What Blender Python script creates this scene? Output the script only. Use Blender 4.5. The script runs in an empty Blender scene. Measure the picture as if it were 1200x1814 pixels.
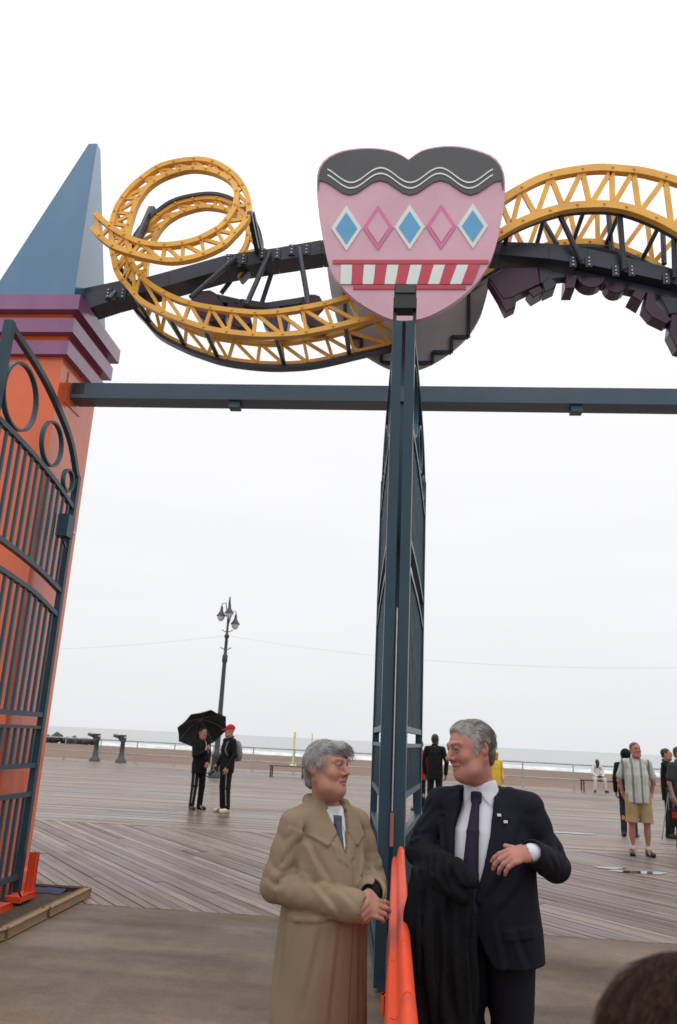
import bpy, bmesh, math, random
import numpy as np
from math import sin, cos, pi, radians, atan2, hypot, sqrt
from mathutils import Vector, Matrix

# ------------------------------------------------------------------ camera, sky, sun, exposure
scene = bpy.context.scene
CAM = Vector((0.0, 0.0, 1.62)); FPX = 1386.0            # focal length in pixels of the 1200 x 1814 photograph
PITCH, ROLL, YAW = radians(16.2), radians(2.75), radians(5.0)
_f = Vector((-sin(YAW)*cos(PITCH), cos(YAW)*cos(PITCH), sin(PITCH)))
_r0 = Vector((cos(YAW), sin(YAW), 0)); _u0 = _r0.cross(_f)
_r = _r0*cos(ROLL) + _u0*sin(ROLL); _u = _u0*cos(ROLL) - _r0*sin(ROLL)
cd = bpy.data.cameras.new('camera'); cam = bpy.data.objects.new('camera', cd)
scene.collection.objects.link(cam)
cd.sensor_fit = 'VERTICAL'; cd.sensor_height = 36.0; cd.lens = 36.0*FPX/1814.0
cd.clip_start = 0.05; cd.clip_end = 30000
cam.matrix_world = Matrix(((_r.x, _u.x, -_f.x, CAM.x), (_r.y, _u.y, -_f.y, CAM.y), (_r.z, _u.z, -_f.z, CAM.z), (0, 0, 0, 1)))
cd.dof.use_dof = True; cd.dof.focus_distance = 4.2; cd.dof.aperture_fstop = 4.5
scene.camera = cam

SUN_EL, SUN_AZ = radians(68), radians(150)              # azimuth clockwise from +Y: behind the camera, to the right
world = bpy.data.worlds.new('World'); scene.world = world; world.use_nodes = True
nt = world.node_tree; nt.nodes.clear()
def wn(t, **k):
    n = nt.nodes.new(t)
    for a, v in k.items(): setattr(n, a, v)
    return n
sky = wn('ShaderNodeTexSky', sky_type='NISHITA', sun_disc=False, sun_elevation=SUN_EL, sun_rotation=SUN_AZ)
sky.dust_density = 4.0
hs = wn('ShaderNodeHueSaturation'); hs.inputs['Saturation'].default_value = 0.15; hs.inputs['Value'].default_value = 0.012
tc = wn('ShaderNodeTexCoord'); sep = wn('ShaderNodeSeparateXYZ')
mp = wn('ShaderNodeMapping'); mp.inputs['Scale'].default_value = (1.3, 1.3, 9.0)
nz = wn('ShaderNodeTexNoise'); nz.inputs['Scale'].default_value = 2.2; nz.inputs['Detail'].default_value = 5
cr = wn('ShaderNodeValToRGB')                            # overcast: whiter overhead than over the sea
cr.color_ramp.elements[0].position = 0.0; cr.color_ramp.elements[0].color = (0.80, 0.815, 0.84, 1)
cr.color_ramp.elements[1].position = 1.0; cr.color_ramp.elements[1].color = (1.55, 1.55, 1.57, 1)
e = cr.color_ramp.elements.new(0.16); e.color = (0.87, 0.875, 0.90, 1)
e = cr.color_ramp.elements.new(0.42); e.color = (0.95, 0.95, 0.965, 1)
mr = wn('ShaderNodeMapRange'); mr.inputs[1].default_value = 0.3; mr.inputs[2].default_value = 0.7; mr.inputs[3].default_value = 0.985; mr.inputs[4].default_value = 1.02
mul = wn('ShaderNodeMixRGB', blend_type='MULTIPLY'); mul.inputs[0].default_value = 1.0
add = wn('ShaderNodeMixRGB', blend_type='ADD'); add.inputs[0].default_value = 1.0
bg = wn('ShaderNodeBackground'); bg.inputs[1].default_value = 1.0; wo = wn('ShaderNodeOutputWorld')
L = nt.links.new
L(tc.outputs['Generated'], sep.inputs[0]); L(sep.outputs['Z'], cr.inputs[0])
L(tc.outputs['Generated'], mp.inputs[0]); L(mp.outputs[0], nz.inputs[0]); L(nz.outputs[0], mr.inputs[0])
L(cr.outputs[0], mul.inputs[1]); L(mr.outputs[0], mul.inputs[2])
L(sky.outputs[0], hs.inputs['Color']); L(mul.outputs[0], add.inputs[1]); L(hs.outputs[0], add.inputs[2])
L(add.outputs[0], bg.inputs[0]); L(bg.outputs[0], wo.inputs[0])

sl = bpy.data.lights.new('sun', 'SUN'); sl.energy = 0.5; sl.angle = radians(25); sl.color = (1.0, 0.97, 0.93)
so = bpy.data.objects.new('sun', sl); scene.collection.objects.link(so)
_sd = Vector((sin(SUN_AZ)*cos(SUN_EL), cos(SUN_AZ)*cos(SUN_EL), sin(SUN_EL)))
so.rotation_euler = _sd.to_track_quat('Z', 'Y').to_euler(); so.location = _sd*40
vs = scene.view_settings; vs.view_transform = 'Standard'; vs.look = 'None'; vs.gamma = 1.0; vs.exposure = 0.0
vs.use_curve_mapping = False
scene.cycles.max_bounces = 6; scene.cycles.use_denoising = True
scene.cycles.sample_clamp_indirect = 8

# ------------------------------------------------------------------ helpers
rnd = random.Random(7)
def ray(px, py):
    return _f + _r*((px-600)/FPX) - _u*((py-907)/FPX)
def atY(px, py, Y):
    d = ray(px, py); return CAM + d*(Y/d.y)
def atZ(px, py, z=0.0):
    d = ray(px, py); return CAM + d*((z-CAM.z)/d.z)
def link(o): scene.collection.objects.link(o); return o
def tag(o, label, cat, group=None, kind=None):
    if label: o['label'] = label
    if cat: o['category'] = cat
    if group: o['group'] = group
    if kind: o['kind'] = kind
    return o
def thing(name, label, cat, loc=(0, 0, 0), rotz=0.0, group=None):
    o = link(bpy.data.objects.new(name, None)); o.location = loc; o.rotation_euler = (0, 0, rotz)
    o.empty_display_size = 0.1
    return tag(o, label, cat, group)

class MB:
    """collects shapes in world coordinates (or the parent's, when local=True) into one mesh object"""
    def __init__(s): s.v = []; s.f = []; s.sm = []
    def add(s, vs_, fs, smooth=False):
        b = len(s.v); s.v += [tuple(p) for p in vs_]
        for f in fs: s.f.append([i+b for i in f]); s.sm.append(smooth)
    def box(s, c, d, ax=None, ch=0.0):
        ax = ax or (Vector((1, 0, 0)), Vector((0, 1, 0)), Vector((0, 0, 1)))
        c = Vector(c); h = [x/2 for x in d]
        if ch <= 0:
            P = [c + ax[0]*h[0]*a + ax[1]*h[1]*b + ax[2]*h[2]*e for e in (-1, 1) for b in (-1, 1) for a in (-1, 1)]
            s.add(P, [(0, 2, 3, 1), (4, 5, 7, 6), (0, 1, 5, 4), (2, 6, 7, 3), (0, 4, 6, 2), (1, 3, 7, 5)])
        else:
            P = []
            for e in (-1, 1):
                for (a, b) in ((-1, -1), (1, -1), (1, 1), (-1, 1)):
                    for k in (0, 1):
                        q = (a*(h[0]-(ch if (k ^ (a*b > 0)) else 0)), b*(h[1]-(0 if (k ^ (a*b > 0)) else ch)))
                        P.append(c + ax[0]*q[0] + ax[1]*q[1] + ax[2]*h[2]*e)
            n = 8
            s.add(P, [list(range(n))[::-1], list(range(n, 2*n))] + [(i, (i+1) % n, n+(i+1) % n, n+i) for i in range(n)])
        return s
    def bar(s, a, b, w, h, up=(0, 0, 1), ch=0.0):
        a = Vector(a); b = Vector(b); d = (b-a); l = d.length
        if l < 1e-6: return s
        d.normalize(); up = Vector(up); x = d.cross(up)
        if x.length < 1e-4: x = d.cross(Vector((1, 0, 0)))
        x.normalize(); y = x.cross(d)
        return s.box((a+b)/2, (w, h, l), (x, y, d), ch)
    def tube(s, pts, r, n=8, cap=True, smooth=True):
        pts = [Vector(p) for p in pts]; R = r if isinstance(r, (list, tuple)) else [r]*len(pts)
        V = []; prev = None
        for i, p in enumerate(pts):
            t = (pts[min(i+1, len(pts)-1)] - pts[max(i-1, 0)]).normalized()
            if prev is None:
                x = t.cross(Vector((0, 0, 1)))
                if x.length < 1e-3: x = t.cross(Vector((0, 1, 0)))
            else:
                x = prev - t*prev.dot(t)
            x.normalize(); prev = x; y = t.cross(x)
            V += [p + (x*cos(2*pi*k/n) + y*sin(2*pi*k/n))*R[i] for k in range(n)]
        F = [(i*n+k, i*n+(k+1) % n, (i+1)*n+(k+1) % n, (i+1)*n+k) for i in range(len(pts)-1) for k in range(n)]
        s.add(V, F, smooth)
        if cap:
            s.add(V[:n], [tuple(range(n))[::-1]]); s.add(V[-n:], [tuple(range(n))])
        return s
    def ribbon(s, pts, w, h, nrm, closed=False):
        """rectangular section swept along pts: w in the plane with normal nrm, h along nrm"""
        pts = [Vector(p) for p in pts]; nrm = Vector(nrm).normalized(); V = []; m = len(pts)
        for i, p in enumerate(pts):
            t = (pts[(i+1) % m if closed else min(i+1, m-1)] - pts[(i-1) % m if closed else max(i-1, 0)]).normalized()
            x = t.cross(nrm).normalized()
            V += [p + x*w/2 + nrm*h/2, p - x*w/2 + nrm*h/2, p - x*w/2 - nrm*h/2, p + x*w/2 - nrm*h/2]
        F = []
        for i in range(m if closed else m-1):
            j = (i+1) % m
            F += [(i*4+k, j*4+k, j*4+(k+1) % 4, i*4+(k+1) % 4) for k in range(4)]
        if not closed: F += [(3, 2, 1, 0), (m*4-4, m*4-3, m*4-2, m*4-1)]
        s.add(V, F); return s
    def prism(s, poly, off, bev=0.0):
        """poly: 3-D outline points, off: extrusion vector"""
        P = [Vector(p) for p in poly]; off = Vector(off); n = len(P)
        c = sum(P, Vector())/n
        if bev > 0:
            q = [p + (c-p).normalized()*bev for p in P]
            V = q + [p + off.normalized()*bev for p in P] + [p + off*(1-bev/off.length) for p in P] + [p + off for p in q]
            F = [tuple(range(n))[::-1], tuple(range(3*n, 4*n))]
            for k in range(3): F += [(k*n+i, k*n+(i+1) % n, (k+1)*n+(i+1) % n, (k+1)*n+i) for i in range(n)]
        else:
            V = P + [p + off for p in P]
            F = [tuple(range(n))[::-1], tuple(range(n, 2*n))] + [(i, (i+1) % n, n+(i+1) % n, n+i) for i in range(n)]
        s.add(V, F); return s
    def lathe(s, c, prof, n=16, smooth=True):
        c = Vector(c); V = []
        for (r, z) in prof: V += [c + Vector((r*cos(2*pi*k/n), r*sin(2*pi*k/n), z)) for k in range(n)]
        m = len(prof)
        F = [(i*n+k, i*n+(k+1) % n, (i+1)*n+(k+1) % n, (i+1)*n+k) for i in range(m-1) for k in range(n)]
        s.add(V, F, smooth); s.add(V[:n], [tuple(range(n))[::-1]]); s.add(V[-n:], [tuple(range(n))]); return s
    def build(s, name, mat, parent=None, local=False):
        me = bpy.data.meshes.new(name)
        off = Vector() if (parent is None or local) else world_loc(parent)
        me.from_pydata([(p[0]-off.x, p[1]-off.y, p[2]-off.z) for p in s.v], [], s.f)
        bm = bmesh.new(); bm.from_mesh(me); bmesh.ops.recalc_face_normals(bm, faces=bm.faces); bm.to_mesh(me); bm.free()
        me.polygons.foreach_set('use_smooth', s.sm)
        me.materials.append(mat); o = link(bpy.data.objects.new(name, me)); o.parent = parent
        return o
def world_loc(o):
    l = Vector()
    while o is not None: l = l + o.location; o = o.parent
    return l
def copy_tree(o, parent=None):
    c = link(o.copy()); c.parent = parent
    for ch in list(o.children): copy_tree(ch, c)
    return c
def catmull(pts, n):
    """smooth curve through pts (tuples of any length), n samples spaced evenly by length"""
    P = np.array(pts, float); out = []
    for i in range(len(P)-1):
        p0, p1, p2, p3 = P[max(i-1, 0)], P[i], P[i+1], P[min(i+2, len(P)-1)]
        for t in np.linspace(0, 1, 14, endpoint=False):
            out.append(0.5*((2*p1)+(-p0+p2)*t+(2*p0-5*p1+4*p2-p3)*t*t+(-p0+3*p1-3*p2+p3)*t**3))
    out.append(P[-1]); out = np.array(out)
    d = np.r_[0, np.cumsum(np.linalg.norm(np.diff(out[:, :2], axis=0), axis=1))]
    s = np.linspace(0, d[-1], n)
    return np.stack([np.interp(s, d, out[:, k]) for k in range(out.shape[1])], 1)

# ------------------------------------------------------------------ materials
MATS = {}
def mat(name, col, rough=0.5, var=0.12, scale=6.0, bump=0.0, bscale=60.0, spec=0.5, metal=0.0, coat=0.0,
        stretch=(1, 1, 1), attr=None, island=0.0, sheen=0.0, rvar=0.0, col2=None, dirt=None):
    """procedural principled material: noise-varied colour, optional vertex colour, bump and per-piece tone"""
    if name in MATS: return MATS[name]
    m = bpy.data.materials.new(name); m.use_nodes = True; t = m.node_tree; N = t.nodes; lk = t.links.new
    b = N['Principled BSDF']
    b.inputs['Roughness'].default_value = rough; b.inputs['Specular IOR Level'].default_value = spec
    b.inputs['Metallic'].default_value = metal; b.inputs['Coat Weight'].default_value = coat
    b.inputs['Coat Roughness'].default_value = 0.12
    if sheen: b.inputs['Sheen Weight'].default_value = sheen
    co = N.new('ShaderNodeTexCoord'); mpn = N.new('ShaderNodeMapping'); mpn.inputs['Scale'].default_value = stretch
    lk(co.outputs['Object'], mpn.inputs[0])
    n1 = N.new('ShaderNodeTexNoise'); n1.inputs['Scale'].default_value = scale; n1.inputs['Detail'].default_value = 6; n1.inputs['Roughness'].default_value = 0.6
    lk(mpn.outputs[0], n1.inputs[0])
    mr_ = N.new('ShaderNodeMapRange'); mr_.inputs[1].default_value = 0.28; mr_.inputs[2].default_value = 0.72
    mr_.inputs[3].default_value = 1-var; mr_.inputs[4].default_value = 1+var; lk(n1.outputs[0], mr_.inputs[0])
    if attr:
        a = N.new('ShaderNodeAttribute'); a.attribute_name = attr; base = a.outputs['Color']
    elif col2 is not None:
        n3 = N.new('ShaderNodeTexNoise'); n3.inputs['Scale'].default_value = scale*0.35; n3.inputs['Detail'].default_value = 5
        lk(mpn.outputs[0], n3.inputs[0]); rp = N.new('ShaderNodeMapRange'); rp.inputs[1].default_value = 0.38; rp.inputs[2].default_value = 0.62
        lk(n3.outputs[0], rp.inputs[0]); mx = N.new('ShaderNodeMixRGB'); mx.inputs[1].default_value = (*col, 1); mx.inputs[2].default_value = (*col2, 1)
        lk(rp.outputs[0], mx.inputs[0]); base = mx.outputs[0]
    else:
        c = N.new('ShaderNodeRGB'); c.outputs[0].default_value = (*col, 1); base = c.outputs[0]
    mu = N.new('ShaderNodeMixRGB'); mu.blend_type = 'MULTIPLY'; mu.inputs[0].default_value = 1
    lk(base, mu.inputs[1]); lk(mr_.outputs[0], mu.inputs[2]); out = mu.outputs[0]
    if island:
        gi = N.new('ShaderNodeNewGeometry'); oi = N.new('ShaderNodeObjectInfo')
        ad = N.new('ShaderNodeMath'); ad.operation = 'ADD'; lk(gi.outputs['Random Per Island'], ad.inputs[0]); lk(oi.outputs['Random'], ad.inputs[1])
        fr = N.new('ShaderNodeMath'); fr.operation = 'FRACT'; lk(ad.outputs[0], fr.inputs[0])
        m2 = N.new('ShaderNodeMapRange'); m2.inputs[3].default_value = 1-island; m2.inputs[4].default_value = 1+island; lk(fr.outputs[0], m2.inputs[0])
        mu2 = N.new('ShaderNodeMixRGB'); mu2.blend_type = 'MULTIPLY'; mu2.inputs[0].default_value = 1
        lk(out, mu2.inputs[1]); lk(m2.outputs[0], mu2.inputs[2]); out = mu2.outputs[0]
    if dirt:                                             # rain streaks and grime with shapes of their own
        n4 = N.new('ShaderNodeTexNoise'); n4.inputs['Scale'].default_value = dirt[1]; n4.inputs['Detail'].default_value = 7
        mp4 = N.new('ShaderNodeMapping'); mp4.inputs['Scale'].default_value = dirt[2]; lk(co.outputs['Object'], mp4.inputs[0]); lk(mp4.outputs[0], n4.inputs[0])
        r4 = N.new('ShaderNodeMapRange'); r4.inputs[1].default_value = 0.5; r4.inputs[2].default_value = 0.75; r4.inputs[4].default_value = dirt[3]; lk(n4.outputs[0], r4.inputs[0])
        mx4 = N.new('ShaderNodeMixRGB'); mx4.inputs[2].default_value = (*dirt[0], 1); lk(r4.outputs[0], mx4.inputs[0]); lk(out, mx4.inputs[1]); out = mx4.outputs[0]
    lk(out, b.inputs['Base Color'])
    if rvar:
        n5 = N.new('ShaderNodeTexNoise'); n5.inputs['Scale'].default_value = scale*0.5; n5.inputs['Detail'].default_value = 4; lk(mpn.outputs[0], n5.inputs[0])
        r5 = N.new('ShaderNodeMapRange'); r5.inputs[1].default_value = 0.35; r5.inputs[2].default_value = 0.65
        r5.inputs[3].default_value = max(rough-rvar, 0.03); r5.inputs[4].default_value = min(rough+rvar, 1); lk(n5.outputs[0], r5.inputs[0]); lk(r5.outputs[0], b.inputs['Roughness'])
    if bump:
        n2 = N.new('ShaderNodeTexNoise'); n2.inputs['Scale'].default_value = bscale; n2.inputs['Detail'].default_value = 5; lk(mpn.outputs[0], n2.inputs[0])
        bp = N.new('ShaderNodeBump'); bp.inputs['Strength'].default_value = bump; bp.inputs['Distance'].default_value = 0.02
        lk(n2.outputs[0], bp.inputs['Height']); lk(bp.outputs[0], b.inputs['Normal'])
    MATS[name] = m
    return m

teal = mat('teal_paint_shaded', (0.020, 0.052, 0.075), 0.36, 0.12, 3, 0.02, 40, 0.35, dirt=((0.045, 0.07, 0.085), 2.0, (3, 3, 0.5), 0.35))  # gate steel: same paint as the crossbeam, darkened here to carry its shade
teal_lit = mat('teal_paint_lit', (0.050, 0.088, 0.122), 0.36, 0.10, 3, 0.02, 40, 0.4, dirt=((0.09, 0.11, 0.12), 1.5, (0.6, 3, 3), 0.4))  # crossbeam: lighter copy of the gate paint, its stronger light put into the colour
orange = mat('orange_paint', (0.76, 0.135, 0.04), 0.24, 0.07, 2, 0.015, 30, 0.5, coat=0.3, dirt=((0.40, 0.09, 0.05), 1.6, (2.5, 2.5, 0.35), 0.45))
purple = mat('purple_paint', (0.255, 0.085, 0.215), 0.26, 0.08, 3, 0.015, 30, 0.5, coat=0.5, dirt=((0.10, 0.04, 0.09), 2.0, (2, 2, 0.6), 0.4))
blue = mat('blue_paint', (0.040, 0.140, 0.260), 0.24, 0.06, 2, 0.015, 30, 0.5, coat=0.4, dirt=((0.08, 0.18, 0.28), 1.4, (3, 3, 0.3), 0.4))
yellow = mat('yellow_paint', (0.84, 0.44, 0.065), 0.36, 0.10, 5, 0.03, 60, 0.5, dirt=((0.42, 0.19, 0.05), 3.0, (1, 1, 1), 0.4))
navy = mat('dark_navy_paint', (0.030, 0.036, 0.055), 0.34, 0.15, 4, 0.03, 50, 0.5)
plum = mat('plum_paint', (0.045, 0.011, 0.036), 0.35, 0.15, 4, 0.03, 50, 0.5)
black = mat('black_plastic', (0.012, 0.012, 0.013), 0.35, 0.1, 8)
steel = mat('bolt_steel', (0.45, 0.45, 0.46), 0.4, 0.2, 20, metal=0.8)
timber = mat('timber_edging', (0.30, 0.19, 0.105), 0.7, 0.3, 9, 0.5, 50, stretch=(1, 6, 6))
soil = mat('soil', (0.055, 0.035, 0.022), 0.95, 0.5, 14, 1.0, 40)
# ------------------------------------------------------------------ ground
D = 7.8                                                  # the gate stands in the plane Y = D
SEAM = 8.03                                              # concrete meets boardwalk
def sheet(name, pts, m, kind='structure'):
    b = MB(); b.add(pts, [tuple(range(len(pts)))]); o = b.build(name, m); o['kind'] = kind
    if o.data.polygons[0].normal.z < 0: o.data.flip_normals()
    return o
def node_mat(name):
    m = bpy.data.materials.new(name); m.use_nodes = True; return m, m.node_tree.nodes, m.node_tree.links.new, m.node_tree.nodes['Principled BSDF']

# concrete: damp, broom-finished, patched
m, N, lk, b = node_mat('concrete')
co = N.new('ShaderNodeTexCoord')
n1 = N.new('ShaderNodeTexNoise'); n1.inputs['Scale'].default_value = 0.55; n1.inputs['Detail'].default_value = 7; n1.inputs['Roughness'].default_value = 0.55; lk(co.outputs['Object'], n1.inputs[0])
n2 = N.new('ShaderNodeTexNoise'); n2.inputs['Scale'].default_value = 7; n2.inputs['Detail'].default_value = 10; n2.inputs['Roughness'].default_value = 0.75; lk(co.outputs['Object'], n2.inputs[0])
mpg = N.new('ShaderNodeMapping'); mpg.inputs['Rotation'].default_value = (0, 0, radians(-38)); mpg.inputs['Scale'].default_value = (0.28, 2.4, 1); lk(co.outputs['Object'], mpg.inputs[0])
n3 = N.new('ShaderNodeTexNoise'); n3.inputs['Scale'].default_value = 1.0; n3.inputs['Detail'].default_value = 3; lk(mpg.outputs[0], n3.inputs[0])
c1 = N.new('ShaderNodeValToRGB'); c1.color_ramp.elements[0].position = 0.3; c1.color_ramp.elements[0].color = (0.085, 0.061, 0.042, 1); c1.color_ramp.elements[1].position = 0.7; c1.color_ramp.elements[1].color = (0.176, 0.130, 0.093, 1); lk(n1.outputs[0], c1.inputs[0])
r2 = N.new('ShaderNodeMapRange'); r2.inputs[1].default_value = 0.3; r2.inputs[2].default_value = 0.7; r2.inputs[3].default_value = 0.80; r2.inputs[4].default_value = 1.2; lk(n2.outputs[0], r2.inputs[0])
r3 = N.new('ShaderNodeMapRange'); r3.inputs[1].default_value = 0.35; r3.inputs[2].default_value = 0.65; r3.inputs[3].default_value = 0.76; r3.inputs[4].default_value = 1.24; lk(n3.outputs[0], r3.inputs[0])
u1 = N.new('ShaderNodeMixRGB'); u1.blend_type = 'MULTIPLY'; u1.inputs[0].default_value = 1; lk(c1.outputs[0], u1.inputs[1]); lk(r2.outputs[0], u1.inputs[2])
u2 = N.new('ShaderNodeMixRGB'); u2.blend_type = 'MULTIPLY'; u2.inputs[0].default_value = 1; lk(u1.outputs[0], u2.inputs[1]); lk(r3.outputs[0], u2.inputs[2]); 
n6 = N.new('ShaderNodeTexNoise'); n6.inputs['Scale'].default_value = 42; n6.inputs['Detail'].default_value = 8; n6.inputs['Roughness'].default_value = 0.8; lk(co.outputs['Object'], n6.inputs[0])
r6 = N.new('ShaderNodeMapRange'); r6.inputs[1].default_value = 0.32; r6.inputs[2].default_value = 0.68; r6.inputs[3].default_value = 0.74; r6.inputs[4].default_value = 1.26; lk(n6.outputs[0], r6.inputs[0])
u3 = N.new('ShaderNodeMixRGB'); u3.blend_type = 'MULTIPLY'; u3.inputs[0].default_value = 1; lk(u2.outputs[0], u3.inputs[1]); lk(r6.outputs[0], u3.inputs[2])
v7 = N.new('ShaderNodeTexVoronoi'); v7.inputs['Scale'].default_value = 1.7; lk(co.outputs['Object'], v7.inputs[0])
r7 = N.new('ShaderNodeMapRange'); r7.inputs[1].default_value = 0.03; r7.inputs[2].default_value = 0.11; r7.inputs[3].default_value = 0.72; r7.inputs[4].default_value = 1.0; lk(v7.outputs['Distance'], r7.inputs[0])
u4 = N.new('ShaderNodeMixRGB'); u4.blend_type = 'MULTIPLY'; u4.inputs[0].default_value = 1; lk(u3.outputs[0], u4.inputs[1]); lk(r7.outputs[0], u4.inputs[2]); lk(u4.outputs[0], b.inputs['Base Color'])
rr = N.new('ShaderNodeMapRange'); rr.inputs[1].default_value = 0.35; rr.inputs[2].default_value = 0.7; rr.inputs[3].default_value = 0.72; rr.inputs[4].default_value = 0.5; b.inputs['Specular IOR Level'].default_value = 0.22; lk(n1.outputs[0], rr.inputs[0]); lk(rr.outputs[0], b.inputs['Roughness'])
bp = N.new('ShaderNodeBump'); bp.inputs['Strength'].default_value = 0.35; bp.inputs['Distance'].default_value = 0.01; n5 = N.new('ShaderNodeTexNoise'); n5.inputs['Scale'].default_value = 55; n5.inputs['Detail'].default_value = 6; lk(co.outputs['Object'], n5.inputs[0]); lk(n5.outputs[0], bp.inputs['Height']); lk(bp.outputs[0], b.inputs['Normal'])
concrete = m
# the paved yard is cast in slabs with sawn joints between them
pav = link(bpy.data.objects.new('pavement', None)); pav['kind'] = 'structure'
b0 = MB(); b0.add([(-16, -14, -0.02), (16, -14, -0.02), (16, SEAM-0.01, -0.02), (-16, SEAM-0.01, -0.02)], [(0, 1, 2, 3)]); b0.build('joint_bed', mat('joint_filler', (0.03, 0.026, 0.022), 0.9), pav)
xs_ = [-16, -9.4, 5.6, 10.5, 16]; ys_ = [-14, -6, 0.4, SEAM]
for i in range(len(xs_)-1):
    for j in range(len(ys_)-1):
        g = 0.0015
        bb = MB(); x0, x1, y0, y1 = xs_[i]+g, xs_[i+1]-g, ys_[j]+g, ys_[j+1]-g
        bb.add([(x0, y0, -0.03), (x1, y0, -0.03), (x1, y1, -0.03), (x0, y1, -0.03), (x0, y0, -0.004), (x1, y0, -0.004), (x1, y1, -0.004), (x0, y1, -0.004),
                (x0+.006, y0+.006, 0), (x1-.006, y0+.006, 0), (x1-.006, y1-.006, 0), (x0+.006, y1-.006, 0)],
               [(0, 1, 5, 4), (1, 2, 6, 5), (2, 3, 7, 6), (3, 0, 4, 7), (4, 5, 9, 8), (5, 6, 10, 9), (6, 7, 11, 10), (7, 4, 8, 11), (8, 9, 10, 11)])
        bb.build('slab', concrete, pav)

# boardwalk: band of planks laid aslant, then the far planking where single boards no longer show
m, N, lk, b = node_mat('weathered_planks')
co = N.new('ShaderNodeTexCoord'); PA = radians(-52)
mpg = N.new('ShaderNodeMapping'); mpg.inputs['Rotation'].default_value = (0, 0, -PA); mpg.inputs['Scale'].default_value = (0.9, 14, 1)
vr = N.new('ShaderNodeVectorRotate'); vr.rotation_type = 'Z_AXIS'; vr.inputs['Angle'].default_value = -PA; lk(co.outputs['Object'], vr.inputs['Vector'])
ms = N.new('ShaderNodeMapping'); ms.inputs['Scale'].default_value = (0.8, 16, 1); lk(vr.outputs[0], ms.inputs[0])
n1 = N.new('ShaderNodeTexNoise'); n1.inputs['Scale'].default_value = 1.6; n1.inputs['Detail'].default_value = 8; n1.inputs['Roughness'].default_value = 0.7; lk(ms.outputs[0], n1.inputs[0])
oi = N.new('ShaderNodeObjectInfo'); gi = N.new('ShaderNodeNewGeometry'); ad = N.new('ShaderNodeMath'); ad.operation = 'ADD'; lk(oi.outputs['Random'], ad.inputs[0]); lk(gi.outputs['Random Per Island'], ad.inputs[1])
fr = N.new('ShaderNodeMath'); fr.operation = 'FRACT'; lk(ad.outputs[0], fr.inputs[0])
c1 = N.new('ShaderNodeValToRGB'); E_ = c1.color_ramp.elements; E_[0].color = (0.092, 0.064, 0.055, 1); E_[1].color = (0.267, 0.206, 0.178, 1)
e = E_.new(0.22); e.color = (0.145, 0.103, 0.089, 1); e = E_.new(0.7); e.color = (0.198, 0.148, 0.127, 1); lk(fr.outputs[0], c1.inputs[0])
r1 = N.new('ShaderNodeMapRange'); r1.inputs[1].default_value = 0.3; r1.inputs[2].default_value = 0.7; r1.inputs[3].default_value = 0.52; r1.inputs[4].default_value = 1.38; lk(n1.outputs[0], r1.inputs[0])
n4 = N.new('ShaderNodeTexNoise'); n4.inputs['Scale'].default_value = 0.45; n4.inputs['Detail'].default_value = 4; lk(co.outputs['Object'], n4.inputs[0])
r4 = N.new('ShaderNodeMapRange'); r4.inputs[1].default_value = 0.35; r4.inputs[2].default_value = 0.65; r4.inputs[3].default_value = 0.78; r4.inputs[4].default_value = 1.16; lk(n4.outputs[0], r4.inputs[0])
u1 = N.new('ShaderNodeMixRGB'); u1.blend_type = 'MULTIPLY'; u1.inputs[0].default_value = 1; lk(c1.outputs[0], u1.inputs[1]); lk(r1.outputs[0], u1.inputs[2])
u2 = N.new('ShaderNodeMixRGB'); u2.blend_type = 'MULTIPLY'; u2.inputs[0].default_value = 1; lk(u1.outputs[0], u2.inputs[1]); lk(r4.outputs[0], u2.inputs[2]); lk(u2.outputs[0], b.inputs['Base Color'])
rr = N.new('ShaderNodeMapRange'); rr.inputs[1].default_value = 0.35; rr.inputs[2].default_value = 0.65; rr.inputs[3].default_value = 0.36; rr.inputs[4].default_value = 0.6; lk(n4.outputs[0], rr.inputs[0]); lk(rr.outputs[0], b.inputs['Roughness'])
bp = N.new('ShaderNodeBump'); bp.inputs['Strength'].default_value = 0.5; bp.inputs['Distance'].default_value = 0.01; lk(n1.outputs[0], bp.inputs['Height']); lk(bp.outputs[0], b.inputs['Normal'])
b.inputs['Specular IOR Level'].default_value = 0.35
plank_m = m
bw = link(bpy.data.objects.new('boardwalk', None)); bw['kind'] = 'structure'
def rail_y(x): return 38.2 - 0.22*x                      # far edge of the boardwalk, along the railing
bb = MB(); bb.add([(-30, SEAM, -0.06), (30, SEAM, -0.06), (30, rail_y(30)+0.8, -0.06), (-30, rail_y(-30)+0.8, -0.06)], [(0, 1, 2, 3)])
bb.build('deck_underlay', mat('deck_gap', (0.035, 0.026, 0.022), 0.9), bw)
Y0, Y1 = SEAM+0.012, 14.55
def plank_mesh(mb, c0, w, t0, t1, zt, dr, cut0=None, cut1=None):
    """board of width w whose axis starts at c0 and runs along dr from t0 to t1; ends cut along Y = cut0 / cut1 when given"""
    px_, py_ = -dr[1], dr[0]; V = []
    for inset, z in ((0, -0.045), (0, zt-0.005), (0.005, zt)):
        for (t, sgn, cut) in ((t0, -1, cut0), (t1, -1, cut1), (t1, 1, cut1), (t0, 1, cut0)):
            o = sgn*(w/2-inset)
            tt = t + (inset if t == t0 else -inset)
            if cut is not None: tt = (cut - c0[1] - py_*o)/dr[1] + (inset if t == t0 else -inset)*0.6
            V.append((c0[0]+dr[0]*tt+px_*o, c0[1]+dr[1]*tt+py_*o, z))
    F = [(8, 9, 10, 11)]
    for k in (0, 4): F += [(k+i, k+(i+1) % 4, k+4+(i+1) % 4, k+4+i) for i in range(4)]
    mb.add(V, F)
W_ = 0.114; dr = (cos(PA), sin(PA)); tl = (Y1-Y0)/abs(dr[1])
n_ind = 0; rest = MB(); step = W_/abs(dr[1])
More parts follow.
